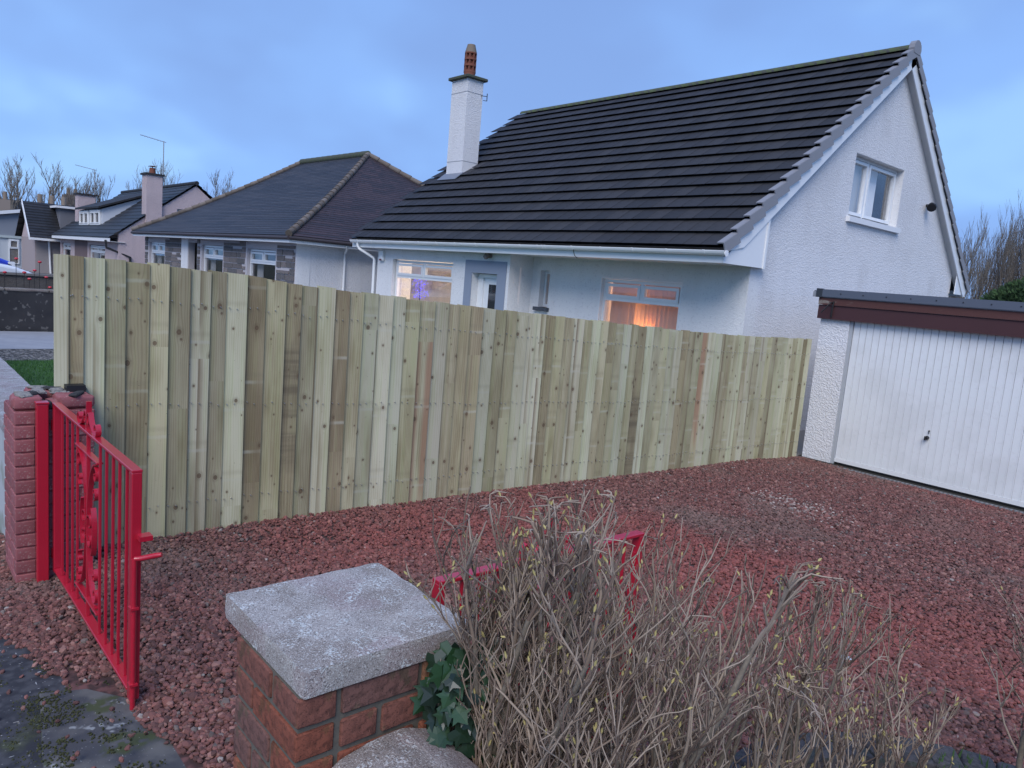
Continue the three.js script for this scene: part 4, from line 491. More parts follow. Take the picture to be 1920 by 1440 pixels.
{
  const w = thing('painted_wall', 'low whitewashed garden wall with flat grey coping by the pavement', 'wall', [0, 0, 0]); const wt = texture(512, 512, (u, v) => { const n = fbm(u * 14, v * 3, 4, 3), g = sst(0.5, 0.75, fbm(u * 9 + 4, v * 9, 4, 9)); return mix3(mix3([0.52, 0.54, 0.56], [0.34, 0.36, 0.38], n), [0.16, 0.19, 0.11], g * 0.5); }, true, [0.6, 0.6]);
  part(w, 'wall_face', worldUV(box(-12, -0.605, -0.05, 0.93, 9.13, 9.39)), std([1, 1, 1], 0.9, { map: wt }));
  for (let k = 0; k < 10; k++) { const b = part(w, 'coping_slab', roughBox(0.9, 0.065, 0.35, 0.004, 0.003, 500 + k, [6, 2, 4]), std([0.85, 0.88, 0.95], 0.8, { map: capTex, bumpMap: capTex, bumpScale: 0.003 })); b.position.set(-1.06 - k * 0.91, 0.966, 9.26); }
}
// ---------------------------------------------------------------- red iron gates
const spiral = (cx, cy, r0, r1, a0, a1, n = 18) => Array.from({ length: n + 1 }, (_, k) => { const t = k / n, a = lerp(a0, a1, t), r = lerp(r0, r1, t); return [cx + Math.cos(a) * r, cy + Math.sin(a) * r]; });
function makeGate(label) {
  const g = thing('iron_gate', label, 'gate', [0, 0, 0]); const L = 1.58, T = 0.98;
  const rb = (x0, x1, y0, y1, d) => { const gg = new RoundedBoxGeometry(x1 - x0, y1 - y0, d, 2, Math.min(0.004, (x1 - x0) / 4, (y1 - y0) / 4)); gg.translate((x0 + x1) / 2, (y0 + y1) / 2, 0); return gg; };
  part(g, 'hinge_stile', rb(0, 0.04, 0, T, 0.04), M.red); part(g, 'latch_stile', rb(L - 0.04, L, -0.02, T, 0.04), M.red); part(g, 'top_rail', rb(0.0, L, T - 0.001, T + 0.012, 0.042), M.red); part(g, 'bottom_rail', rb(0.045, L - 0.04, 0.012, 0.026, 0.045), M.red);
  for (const x of [0.165, 0.285, 0.41, 0.525, 0.985, 1.1, 1.215, 1.32, 1.435]) part(g, 'bar', rb(x - 0.006, x + 0.006, 0.026, T, 0.013), M.red);
  part(g, 'centre_bar', rb(0.749, 0.761, 0.026, T, 0.018), M.red); part(g, 'panel_rail', rb(0.531, 0.979, 0.868, 0.878, 0.03), M.red); part(g, 'panel_rail', rb(0.531, 0.979, 0.118, 0.128, 0.03), M.red);
  // scrollwork: two long S curves each side of the centre, with curls
  const rib = (pts, nm = 'scroll') => part(g, nm, new GB().ribbon(pts, 0.024, 0.006).build(), M.red);
  for (const s of [-1, 1]) { const X = x => 0.755 + s * x;
    const bez = (p0, p1, p2, p3) => Array.from({ length: 15 }, (_, k) => { const t = k / 14, u = 1 - t; return [X(u * u * u * p0[0] + 3 * u * u * t * p1[0] + 3 * u * t * t * p2[0] + t * t * t * p3[0]), u * u * u * p0[1] + 3 * u * u * t * p1[1] + 3 * u * t * t * p2[1] + t * t * t * p3[1]]; });
    const sp = (cx, cy, r0, r1, a0, a1) => spiral(cx, cy, r0, r1, a0, a1).map(([x, y]) => [X(x), y]);
    rib(bez([0.19, 0.86], [0.05, 0.84], [0.03, 0.66], [0.012, 0.5])); rib(sp(0.165, 0.8, 0.04, 0.012, 1.6, 1.6 - 5.2)); rib(sp(0.15, 0.71, 0.035, 0.01, -1.5, 3.4));
    rib(bez([0.19, 0.14], [0.05, 0.16], [0.03, 0.34], [0.012, 0.5])); rib(sp(0.165, 0.2, 0.04, 0.012, -1.6, -1.6 + 5.2)); rib(sp(0.15, 0.29, 0.035, 0.01, 1.5, -3.4));
    rib(sp(0.06, 0.53, 0.05, 0.014, 3.1, 3.1 - 5)); rib(sp(0.06, 0.45, 0.05, 0.014, 3.1, 3.1 + 5)); rib(bez([0.1, 0.62], [0.14, 0.56], [0.14, 0.44], [0.1, 0.38]));
    rib(sp(0.165, T + 0.045, 0.035, 0.012, -1.57, -1.57 + 5.2), 'crest_scroll'); rib(bez([0.165, T + 0.01], [0.09, T + 0.02], [0.06, T + 0.06], [0.04, T + 0.1]), 'crest_scroll'); rib(sp(0.035, T + 0.065, 0.035, 0.01, 1.6, 1.6 + 5), 'crest_scroll'); }
  part(g, 'crest_finial', new GB().ribbon([[0.755, T + 0.01], [0.755, T + 0.09], [0.758, T + 0.15]], 0.024, 0.012).build(), M.red);
  // drop bolt with lever
  const db = new GB(); db.tube([[L + 0.018, -0.05, 0.012], [L + 0.018, 0.62, 0.012]], 0.011, 8); const bolt = part(g, 'drop_bolt', db.build(), M.red); part(bolt, 'lever', new GB().tube([[L + 0.018, 0.62, 0.012], [L + 0.03, 0.622, -0.012], [L + 0.07, 0.64, -0.055], [L + 0.085, 0.645, -0.075]], [0.011, 0.012, 0.012, 0.010], 8).build(), M.red);
  for (const y of [0.06, 0.40]) part(bolt, 'guide', new GB().box(L - 0.005, L + 0.034, y, y + 0.01, -0.004, 0.028).build(), M.red); part(g, 'latch', new GB().box(L - 0.002, L + 0.05, 0.70, 0.72, -0.05, 0.0).build(), M.red);
  part(g, 'strike_lug', new GB().box(L - 0.052, L - 0.039, 0.86, 0.91, -0.008, 0.008).build(), M.red);
  for (const y of [0.1, 0.86]) part(g, 'hinge', new GB().tube([[-0.018, y - 0.03, 0.012], [-0.018, y + 0.03, 0.012]], 0.012, 8).box(-0.012, 0.004, y - 0.015, y + 0.015, -0.004, 0.012).build(), M.red);
  return g;
}
const gateA = makeGate('closed red iron gate leaf beside the pink pier'); gateA.position.set(-0.155, 0.222, 9.245); gateA.rotation.y = 0.012;
const gateB = makeGate('red iron gate leaf swung open behind the bare hedge'); gateB.position.set(2.82, 0.16, 8.71); gateB.rotation.y = Math.PI / 2 - 0.01; gateB.scale.x = 0.63;
for (const [x, z, lb] of [[-0.158, 9.315, 'square red steel gate post against the pink pier'], [2.815, 8.76, 'square red steel gate post behind the brick pier']]) { const p = thing('gate_post', lb, 'post', [x, 0, z]); const g = new RoundedBoxGeometry(0.058, 1.07, 0.058, 2, 0.006); g.translate(0, 0.675, 0); part(p, 'post', g, M.red); if (x > 1) p.scale.y = 0.84; part(p, 'post_cap', (() => { const q = new RoundedBoxGeometry(0.064, 0.012, 0.064, 2, 0.003); q.translate(0, 1.215, 0); return q; })(), M.red); }

// ---------------------------------------------------------------- planting bed, edging, shrubs, ivy
{ const g = new GB(), pts = []; for (let x = 3.19; x <= 7.5; x += 0.15) pts.push(x); for (let k = 0; k < pts.length - 1; k++) { const a = pts[k], b = pts[k + 1], N = 12; for (let j = 0; j < N; j++) { const P = (x, t) => { const z = lerp(bedEdge(x) + 0.08, 9.03, t); return [x, groundY(z) + 0.012 + 0.03 * fbm(x * 5, z * 5, 3), z]; }; g.quad(P(a, (j + 1) / N), P(b, (j + 1) / N), P(b, j / N), P(a, j / N)); } } structure('planting_bed', worldUV(g.build()), std([1, 1, 1], 1, { map: texture(512, 512, (u, v) => mix3([0.03, 0.024, 0.02], [0.085, 0.06, 0.048], fbm(u * 40, v * 40, 4, 40)), true, [1, 1]) }), 'dark soil bed under the bare hedge', 'soil'); }
{ const e = thing('edging_kerb', 'curved row of dark grey edging blocks round the planting bed', 'edging', [0, 0, 0]); const r = mulberry(31); const path = new THREE.CatmullRomCurve3([[3.16, 8.3], [3.17, 7.6], [3.2, 7.12], [3.36, 6.8], [3.63, 6.52], [3.9, 6.37], [4.5, 6.2], [5.4, 6.08]].map(([x, z]) => new THREE.Vector3(x, 0, z))); const N = 26, bm = [[0.075, 0.07, 0.075], [0.095, 0.085, 0.09], [0.06, 0.056, 0.062]].map(c => std(c, 0.9, { map: brickNoise, bumpMap: brickNoise, bumpScale: 0.004 }));
  for (let k = 0; k < N; k++) { const u = (k + 0.5) / N, p = path.getPointAt(u), t = path.getTangentAt(u), len = path.getLength() / N; const m = part(e, 'block', roughBox(0.19, 0.1, len - 0.012, 0.008, 0.004, 800 + k), bm[Math.floor(r() * 3)]); m.position.set(p.x + t.z * -0.0, groundY(p.z) + 0.0 + r() * 0.008, p.z); m.rotation.y = Math.atan2(t.x, t.z) + (r() - 0.5) * 0.05; m.position.x += 0.1 * -t.z * 0.9; m.position.z += 0.1 * t.x * 0.9; } }
const barkTex = texture(64, 512, (u, v) => { const n = fbm(u * 6, v * 40, 4, 6); return mix3([0.13, 0.105, 0.08], [0.29, 0.245, 0.19], n); }, true, [10, 3]);
M.bark = std([1, 1, 1], 0.9, { map: barkTex, bumpMap: barkTex, bumpScale: 0.002 });
M.twig = [[0.26, 0.19, 0.14], [0.37, 0.29, 0.225], [0.16, 0.11, 0.085]].map(c => std(c, 0.85)); M.bud = std([0.46, 0.38, 0.15], 0.7);
function shrub(name, label, cat, at, height, spread, nStem, seed, group, dens = 1, thick = 1) {
  const s = thing(name, label, cat, at, group), r = mulberry(seed), tw = [new GB(), new GB(), new GB()], bd = new GB(); const V = (...a) => new THREE.Vector3(...a);
  const bud = (p, d) => { const q = p.clone().addScaledVector(d, 0.011 + r() * 0.007); bd.tube([[p.x, p.y, p.z], [p.x + (q.x - p.x) * 0.5, p.y + (q.y - p.y) * 0.5, p.z + (q.z - p.z) * 0.5], [q.x, q.y, q.z]], [0.0018, 0.0036, 0.001], 5, false); };
  function twig(p, d, len, rad, lvl) {
    const n = 5, pts = [p.clone()], rr = [rad]; let q = p.clone(), dir = d.clone(); const side = V(r() - 0.5, r() * 0.5, r() - 0.5);
    for (let k = 1; k <= n; k++) { dir.addScaledVector(V(r() - 0.5, (r() - 0.25) * 0.8, r() - 0.5), 0.40).normalize(); q = q.clone().addScaledVector(dir, len / n); if (q.y > height + 0.05) { q.y = height + 0.05; } { const zl = (q.y + at[1] < 1.02 ? 8.93 : q.y + at[1] < 1.22 ? 9.03 : 9.2) - at[2]; if (q.z > zl && at[2] > 8) { q.z = zl; dir.z = -Math.abs(dir.z) * 0.4; } const xm = (q.z + at[2] > 8.8 ? 3.22 : 3.12) - at[0]; if (q.x < xm) { q.x = xm; dir.x = Math.abs(dir.x) * 0.4; } } pts.push(q); rr.push(rad * (1 - 0.45 * k / n)); }
    tw[Math.floor(r() * 3)].tube(pts.map(v => [v.x, v.y, v.z]), rr, lvl > 1 ? 4 : 5, true);
    if (lvl < 2) { const m = lvl === 0 ? 3 + Math.floor(r() * 3.5 * dens) : 1 + Math.floor(r() * 2.6); for (let k = 0; k < m; k++) { const t = 0.2 + 0.8 * r(), i = Math.min(n - 1, Math.floor(t * n)), b = pts[i].clone().lerp(pts[i + 1], t * n - i), a = r() * 6.283, dd = dir.clone().multiplyScalar(0.7).add(V(Math.cos(a), 0.4 + r() * 0.8, Math.sin(a)).multiplyScalar(0.75)).normalize(); twig(b, dd, len * (0.28 + r() * 0.4), Math.max(rad * 0.7, 0.0019), lvl + 1); } }
    if (r() < (lvl > 1 ? 0.08 : 0.14)) { bud(q, dir); if (r() < 0.4) bud(pts[n - 1], side.normalize()); }
  }
  for (let k = 0; k < nStem; k++) {
    const a = name === 'hedge_shrub' && at[2] > 8.82 ? Math.PI / 2 + (r() - 0.5) * 2.2 : r() * 6.283, lean = (0.1 + r() * 0.9) * spread * (name === 'hedge_shrub' && at[2] > 8.82 ? 1.3 : 1); let p = V(Math.cos(a) * 0.06 * r(), -0.05, Math.sin(a) * 0.06 * r()), d = V(Math.cos(a) * lean, 1, Math.sin(a) * lean).normalize(); const n = 7, hh = height * (0.55 + r() * 0.4), pts = [p.clone()], R0 = (0.009 + r() * 0.009) * thick, rr = [R0];
    for (let j = 1; j <= n; j++) { d.addScaledVector(V(r() - 0.5, r() * 0.35, r() - 0.5), 0.3).normalize(); p = p.clone().addScaledVector(d, (hh + 0.05) / n); const zl = (p.y + at[1] < 1.02 ? 8.9 : 9.08) - at[2], xm = 3.22 - at[0]; if (p.z > zl && at[2] > 8) { p.z = zl; d.z = -Math.abs(d.z) * 0.3; } if (p.x < xm) { p.x = xm; d.x = Math.abs(d.x) * 0.3; } pts.push(p); rr.push(R0 * (1 - 0.62 * j / n)); }
    part(s, 'stem', new GB().tube(pts.map(v => [v.x, v.y, v.z]), rr, 8).build(), M.bark);
    const nb = Math.round((7 + r() * 4.5) * dens); for (let j = 0; j < nb; j++) { const t = 0.22 + 0.78 * Math.pow(r(), 0.8), i = Math.min(n - 1, Math.floor(t * n)), b = pts[i].clone().lerp(pts[i + 1], t * n - i), an = r() * 6.283, up = 0.8 + r() * 1.7; twig(b, V(Math.cos(an), up, Math.sin(an)).normalize(), (0.14 + r() * 0.26) * Math.min(1, height), Math.max(0.0031, rr[i] * (0.27 + r() * 0.18)), 0); }
    twig(p, d, 0.22, rr[n] * 0.9, 0);
  }
  tw.forEach((g, k) => { if (g.p.length) part(s, 'twigs', g.build(), M.twig[k]).userData.kind = 'stuff'; }); if (bd.p.length) part(s, 'buds', bd.build(), M.bud).userData.kind = 'stuff'; return s;
}
{ const r = mulberry(404); const HL = 'bare hedge shrub of brown twigs with pale buds behind the coping wall';
  const spots = [[3.30, 8.84], [3.5, 8.86], [3.27, 8.9], [3.4, 8.9], [3.38, 8.70], [3.62, 8.66], [3.26, 8.66], [3.36, 8.5], [3.6, 8.4], [3.37, 8.24], [3.64, 8.1], [3.4, 7.94], [3.68, 7.8], [3.46, 7.6], [3.74, 7.44]];
  spots.forEach(([x, z], k) => { const hgt = lerp(1.26, 0.80, clamp((8.8 - z) / 1.4)) * (x > 3.55 ? 0.8 : k < 5 ? 1.05 : 1) * (0.92 + r() * 0.14); shrub('hedge_shrub', HL, 'shrub', [x + (r() - 0.5) * 0.06, groundY(z) + 0.02, z], hgt, 0.36, 6, 1000 + k * 13, 'bare hedge shrubs in a row', k < 5 ? 0.9 : k < 9 ? 0.7 : k < 12 ? 0.62 : 0.5, k < 9 ? 1.0 : 0.8); });
  shrub('thin_shrub', 'thin few stemmed bare shrub rising behind the edging blocks', 'shrub', [3.56, groundY(6.85) + 0.03, 6.86], 0.62, 0.55, 4, 2201, null, 0.32, 0.55);
  shrub('leafless_shrub', 'pale leafless shrub past the curved edging blocks', 'shrub', [4.02, groundY(6.4) + 0.03, 6.52], 0.95, 0.3, 6, 2305, null, 0.6, 0.8);
}
{ // ivy on the pier's inner side
  const iv = thing('ivy_plant', 'dark green ivy climbing between brick pier and hedge', 'ivy', [0, 0, 0]), r = mulberry(909); const leaf = s => { const o = [[0, 0], [0.32, -0.16], [0.5, 0.1], [0.36, 0.3], [0.62, 0.55], [0.3, 0.58], [0, 1.0], [-0.3, 0.58], [-0.62, 0.55], [-0.36, 0.3], [-0.5, 0.1], [-0.32, -0.16]]; const g = new GB(); for (let k = 0; k < o.length; k++) { const a = o[k], b = o[(k + 1) % o.length], P = q => [q[0] * s, q[1] * s, -Math.abs(q[0]) * s * 0.28 - q[1] * q[1] * s * 0.12]; g.tri([0, 0.34 * s, 0.006 * s], P(a), P(b)); } return g.build(); };
  const lg = [leaf(0.05), leaf(0.04), leaf(0.06)], lm = [[0.009, 0.027, 0.012], [0.014, 0.043, 0.015], [0.008, 0.02, 0.011], [0.02, 0.06, 0.022]].map(c => phys(c, 0.42, { clearcoat: 0.25, side: THREE.DoubleSide }));
  const vines = []; for (let k = 0; k < 7; k++) { let p = [3.2 + r() * 0.05, 0.2, 8.98 - r() * 0.25]; const pts = [p]; for (let j = 0; j < 8; j++) { p = [p[0] + (r() - 0.4) * 0.03, p[1] + 0.11, p[2] + (r() - 0.5) * 0.07]; pts.push(p); } vines.push(pts); part(iv, 'vine', new GB().tube(pts, 0.004, 5).build(), M.twig[2]); }
  const put = (x, y, z) => { const m = part(iv, 'leaf', lg[Math.floor(r() * 3)], lm[Math.floor(r() * 4)]); m.position.set(x, y, z); m.rotation.order = 'YXZ'; m.rotation.set(-0.2 - r() * 0.9, Math.PI * 0.28 + (r() - 0.5) * 1.8, (r() - 0.5) * 2.6 + Math.PI); };
  for (let k = 0; k < 292; k++) { const y = 0.45 + Math.pow(r(), 0.6) * 0.73, w = 0.06 + 0.14 * (1.15 - y); put(3.195 + r() * (0.05 + w * 0.8), y, 8.80 + r() * 0.2 + (y > 0.97 ? 0.02 : -0.03) - (1.1 - y) * 0.08 * r()); }
  for (const [x, y, z] of [[2.99, 1.17, 8.84], [3.22, 1.15, 8.89], [3.24, 1.1, 8.9], [3.26, 1.12, 8.87]]) put(x, y, z);
}
{ const w = thing('weed_tuft', 'low green weeds beside the grey edging blocks', 'weeds', [3.92, groundY(6.6) + 0.03, 6.62]), r = mulberry(3), g = new GB(); for (let k = 0; k < 160; k++) { const a = r() * 6.28, d = r() * 0.16, x = Math.cos(a) * d * 1.6, z = Math.sin(a) * d, h = 0.02 + r() * 0.05; g.tri([x - 0.006, 0, z], [x + 0.006, 0, z], [x + (r() - 0.5) * 0.03, h, z + (r() - 0.5) * 0.03]); } part(w, 'blades', g.build(), std([0.05, 0.11, 0.03], 0.8, { side: THREE.DoubleSide })).userData.kind = 'stuff'; }
for (const [x, z, s, c, lb] of [[1.02, 8.55, 0.03, [0.22, 0.3, 0.42], 'crumpled pale blue scrap on the red stones'], [3.0, 6.0, 0.035, [0.4, 0.45, 0.5], 'flat pale grey stone chip lying on the drive']]) { const m = part(scene, numbered('litter_piece'), roughBox(s * 1.8, s * 0.5, s, s * 0.12, s * 0.12, 5, [4, 2, 3]), std(c, 0.7)); m.position.set(x, groundY(z) + 0.025, z); m.rotation.y = 0.6; tag(m, lb, lb.includes('scrap') ? 'litter' : 'stone'); }

// ---------------------------------------------------------------- roofs laid in courses
function courses(a0, a1, b0, b1, n, lift, bell, cols, seed) {   // eave a0->a1, ridge b0->b1 (left to right seen from outside)
  const g = new GB(), r = mulberry(seed), P = (e0, e1, t, dn) => { const f = bell ? lerp(t, t * t, bell) : t; return [lerp(e0[0], e1[0], t), lerp(e0[1], e1[1], f) + dn, lerp(e0[2], e1[2], t)]; };
  for (let k = 0; k < n; k++) { const t0 = k / n, t1 = (k + 1) / n + 0.2 / n, L0 = P(a0, b0, t0, lift), R0 = P(a1, b1, t0, lift), L1 = P(a0, b0, Math.min(t1, 1), 0), R1 = P(a1, b1, Math.min(t1, 1), 0), m = 8;
    for (let j = 0; j < m; j++) { const u0 = j / m, u1 = (j + 1) / m, Q = (A, B, u) => [lerp(A[0], B[0], u), lerp(A[1], B[1], u), lerp(A[2], B[2], u)]; const b = cols[Math.floor(r() * cols.length)]; g.col = b; g.quad(Q(L0, R0, u0), Q(L0, R0, u1), Q(L1, R1, u1), Q(L1, R1, u0)); const l0 = Q(L0, R0, u0), l1 = Q(L0, R0, u1); g.quad([l0[0], l0[1] - lift, l0[2]], [l1[0], l1[1] - lift, l1[2]], l1, l0); } }
  return g.build();
}
M.slateVary = std([1, 1, 1], 0.55, { map: tileNoise, bumpMap: tileNoise, bumpScale: 0.003, vertexColors: true, side: THREE.DoubleSide });
const slate = [[0.025, 0.0215, 0.023], [0.032, 0.027, 0.028], [0.019, 0.0165, 0.018], [0.038, 0.033, 0.034]], plum = [[0.046, 0.029, 0.032], [0.038, 0.025, 0.028], [0.055, 0.034, 0.036], [0.032, 0.023, 0.026]], darkT = [[0.018, 0.018, 0.021], [0.024, 0.023, 0.026], [0.015, 0.015, 0.017]];
M.room = std([0.22, 0.2, 0.18], 0.9);
function simpleWindow(parent, w, h, at, turn = 0, top = 0.32) { const g = windowUnit(parent, w, h, [[0.04, w - 0.04, 0.04, h - top, false], [0.04, w / 2, h - top, h - 0.04, true], [w / 2, w - 0.04, h - top, h - 0.04, true]], M.whitePlastic, at, turn); part(g, 'sill', box(-0.05, w + 0.05, -0.07, -0.005, -0.06, 0.1), M.softGrey); const b = part(g, 'room_back', box(0.05, w - 0.05, 0.05, h - 0.05, -0.75, -0.72), M.room); return g; }

// ---------------------------------------------------------------- neighbouring stone fronted bungalow
{
  const h = thing('stone_bungalow', 'bungalow with grey stone block front and hipped slate roof', 'bungalow', [-13.12, 0, 2.11]); h.rotation.y = THREE.MathUtils.degToRad(1.77);
  const E = 2.74, RY = 5.88, K = 5.32, WL = -12.42, D = -10.64;
  part(h, 'front_wall', (() => { const g = wallGeo([[WL, -0.3], [-0.4, -0.3], [-0.4, 2.66], [WL, 2.66]], [[-11.98, -10.29, 1.0, 2.40], [-6.84, -5.12, 0.95, 2.40], [-3.36, -1.56, 0.95, 2.37], [-7.98, -7.22, 0.1, 2.45]], 0.2); g.translate(0, 0, -0.62); return worldUV(g); })(), std([0.50, 0.47, 0.49], 0.95, { bumpMap: castBump, bumpScale: 0.004 }), 'pale mortar between grey stone blocks');
  part(h, 'side_wall', worldUV(box(-0.6, -0.4, -0.3, 2.66, D + 0.4, -0.62)), M.cast); part(h, 'quoin_band', worldUV(box(-0.402, -0.385, -0.3, 2.64, -0.8, -0.418)), M.smoothWall); part(h, 'other_side_wall', worldUV(box(WL, WL + 0.2, -0.3, 2.66, D + 0.4, -0.62)), M.cast); part(h, 'back_wall', worldUV(box(WL + 0.2, -0.6, -0.3, 2.66, D + 0.4, D + 0.6)), M.cast);
  // stone blocks laid round the openings
  const r = mulberry(55), stoneTex = [[0.17, 0.15, 0.15], [0.21, 0.18, 0.175], [0.15, 0.14, 0.145], [0.25, 0.21, 0.205]].map(c => std(c, 0.9, { map: brickNoise, bumpMap: brickNoise, bumpScale: 0.006 })); const open = [[-12.06, -10.21, 2.47], [-6.92, -5.04, 2.47], [-3.44, -1.48, 2.44], [-8.62, -7.2, 9]];
  let cnt = 0; for (let row = 0; row < 11; row++) { const y0 = 0.98 + row * 0.16, hh = 0.138; let x = WL + 0.02; while (x < -0.5) { let w = 0.25 + r() * 0.5; if (x + w > -0.42) w = -0.42 - x; const cut = open.find(o => x + w > o[0] && x < o[1] && y0 < o[2]); if (cut) { if (x < cut[0] - 0.08) { w = cut[0] - x - 0.02; } else { x = cut[1] + 0.02; continue; } } if (w > 0.07 && cnt < 290) { const tall = r() < 0.2 ? 0.06 : 0; const m = part(h, 'stone_block', box(x, x + w - 0.028, y0 + (r() - 0.5) * 0.02, y0 + hh - tall, -0.43, -0.405 + r() * 0.012), stoneTex[Math.floor(r() * 4)]); cnt++; } x += w; } }
  part(h, 'porch_pilaster', worldUV(box(-8.6, -8.0, -0.3, 2.64, -0.44, -0.398)), M.smoothWall); part(h, 'porch_door', box(-7.97, -7.23, 0.1, 2.44, -0.75, -0.7), std([0.015, 0.014, 0.015], 0.5));
  for (const [x, w, y, hh] of [[-11.97, 1.67, 1.01, 1.38], [-6.83, 1.7, 0.96, 1.43], [-3.35, 1.78, 0.96, 1.4]]) { const wd = simpleWindow(h, w, hh, [x, y, -0.5], 0, 0.36); const cu = new GB(); for (let k = 0; k < 10; k++) { const x0 = 0.08 + k * 0.03 * (k < 5 ? 1 : 1), s = k % 2 ? 0.02 : -0.02; cu.quad([0.06 + k * 0.035, 0.1, -0.2 + s], [0.095 + k * 0.035, 0.1, -0.2 - s], [0.095 + k * 0.035, hh - 0.08, -0.2 - s], [0.06 + k * 0.035, hh - 0.08, -0.2 + s]); } part(wd, 'curtain', cu.build(), std([0.35, 0.36, 0.38], 1, { side: THREE.DoubleSide })); }
  const rf = new THREE.Group(); rf.name = 'roof'; h.add(rf); const RL = [-10.09, RY, -K], RR = [-K, RY, -K], A = [-12.62, E, 0], B = [0, E, 0], Cc = [0, E, D], Dd = [-12.62, E, D];
  for (const [p, nm] of [[courses(A, B, RL, RR, 46, 0.01, 0.14, slate, 1), 'front_slates'], [courses(B, Cc, RR, RR, 46, 0.01, 0.14, plum, 2), 'side_slates'], [courses(Cc, Dd, RR, RL, 12, 0.016, 0.14, slate, 3), 'back_slates'], [courses(Dd, A, RL, RL, 12, 0.016, 0.14, slate, 4), 'end_slates']]) { part(rf, nm, p, M.slateVary).userData.kind = 'stuff'; }
  const hipT = (P, Q, n, sd) => { const rr = mulberry(sd); for (let k = 0; k < n; k++) { const t0 = k / n, t1 = (k + 1.12) / n, f = t => lerp(t, t * t, 0.14), V = t => [lerp(P[0], Q[0], t), lerp(P[1], Q[1], P[1] === Q[1] ? t : f(t)) + 0.03, lerp(P[2], Q[2], t)]; const a = V(t0), b = V(Math.min(t1, 1)); a[1] += 0.012; part(rf, 'hip_tile', new GB().tube([a, b], [0.09, 0.075], 10).build(), hipM[Math.floor(rr() * 3)]); } };
  const hipM = [[0.16, 0.13, 0.11], [0.12, 0.1, 0.085], [0.19, 0.16, 0.14]].map(c => std(c, 0.9, { map: tileNoise }));
  hipT(B, RR, 26, 1); hipT(A, RL, 26, 2); hipT(Cc, RR, 20, 3); for (let k = 0; k < 12; k++) { const x0 = lerp(RL[0], RR[0], k / 12), x1 = lerp(RL[0], RR[0], (k + 1.05) / 12); part(rf, 'ridge_tile', new GB().tube([[x0, RY + 0.03, -K], [x1, RY + 0.02, -K]], 0.12, 10).build(), M.ridge); }
  part(rf, 'soffit', box(-12.55, -0.06, 2.60, 2.625, D + 0.06, -0.06), M.soffit);
  part(rf, 'front_fascia', box(-12.6, -0.02, 2.56, 2.70, -0.05, -0.03), M.whitePaint); part(rf, 'side_fascia', box(-0.05, -0.03, 2.56, 2.70, D, -0.051), M.whitePaint); const gt = new GB(); gt.tube([[-12.6, 2.68, 0.0], [0.02, 2.68, 0.0]], 0.05, 8); part(rf, 'front_gutter', gt.build(), std([0.05, 0.04, 0.045], 0.6)); part(rf, 'side_gutter', new GB().tube([[0.0, 2.68, 0.0], [0.0, 2.68, D]], 0.05, 8).build(), std([0.05, 0.04, 0.045], 0.6));
  part(h, 'downpipe', new GB().tube([[-0.02, 2.62, -1.62], [-0.06, 2.55, -1.66], [-0.33, 2.45, -1.78], [-0.35, 2.38, -1.78], [-0.35, -0.1, -1.78]], 0.035, 8).build(), M.whitePlastic);
}
function aerial(parent, base, hgt, dir) { const g = new GB(); g.tube([base, [base[0], base[1] + hgt, base[2]]], 0.02, 5); g.tube([[base[0], base[1] + hgt - 0.04, base[2] - dir * 0.1], [base[0], base[1] + hgt + 0.1, base[2] + dir * 0.95]], 0.014, 5); for (let k = 0; k < 7; k++) { const z = base[2] + dir * (0.1 + k * 0.13), y = base[1] + hgt - 0.02 + k * 0.018; g.tube([[base[0] - 0.16, y, z], [base[0] + 0.16, y, z]], 0.006, 4); } part(parent, 'aerial', g.build(), M.softGrey); }
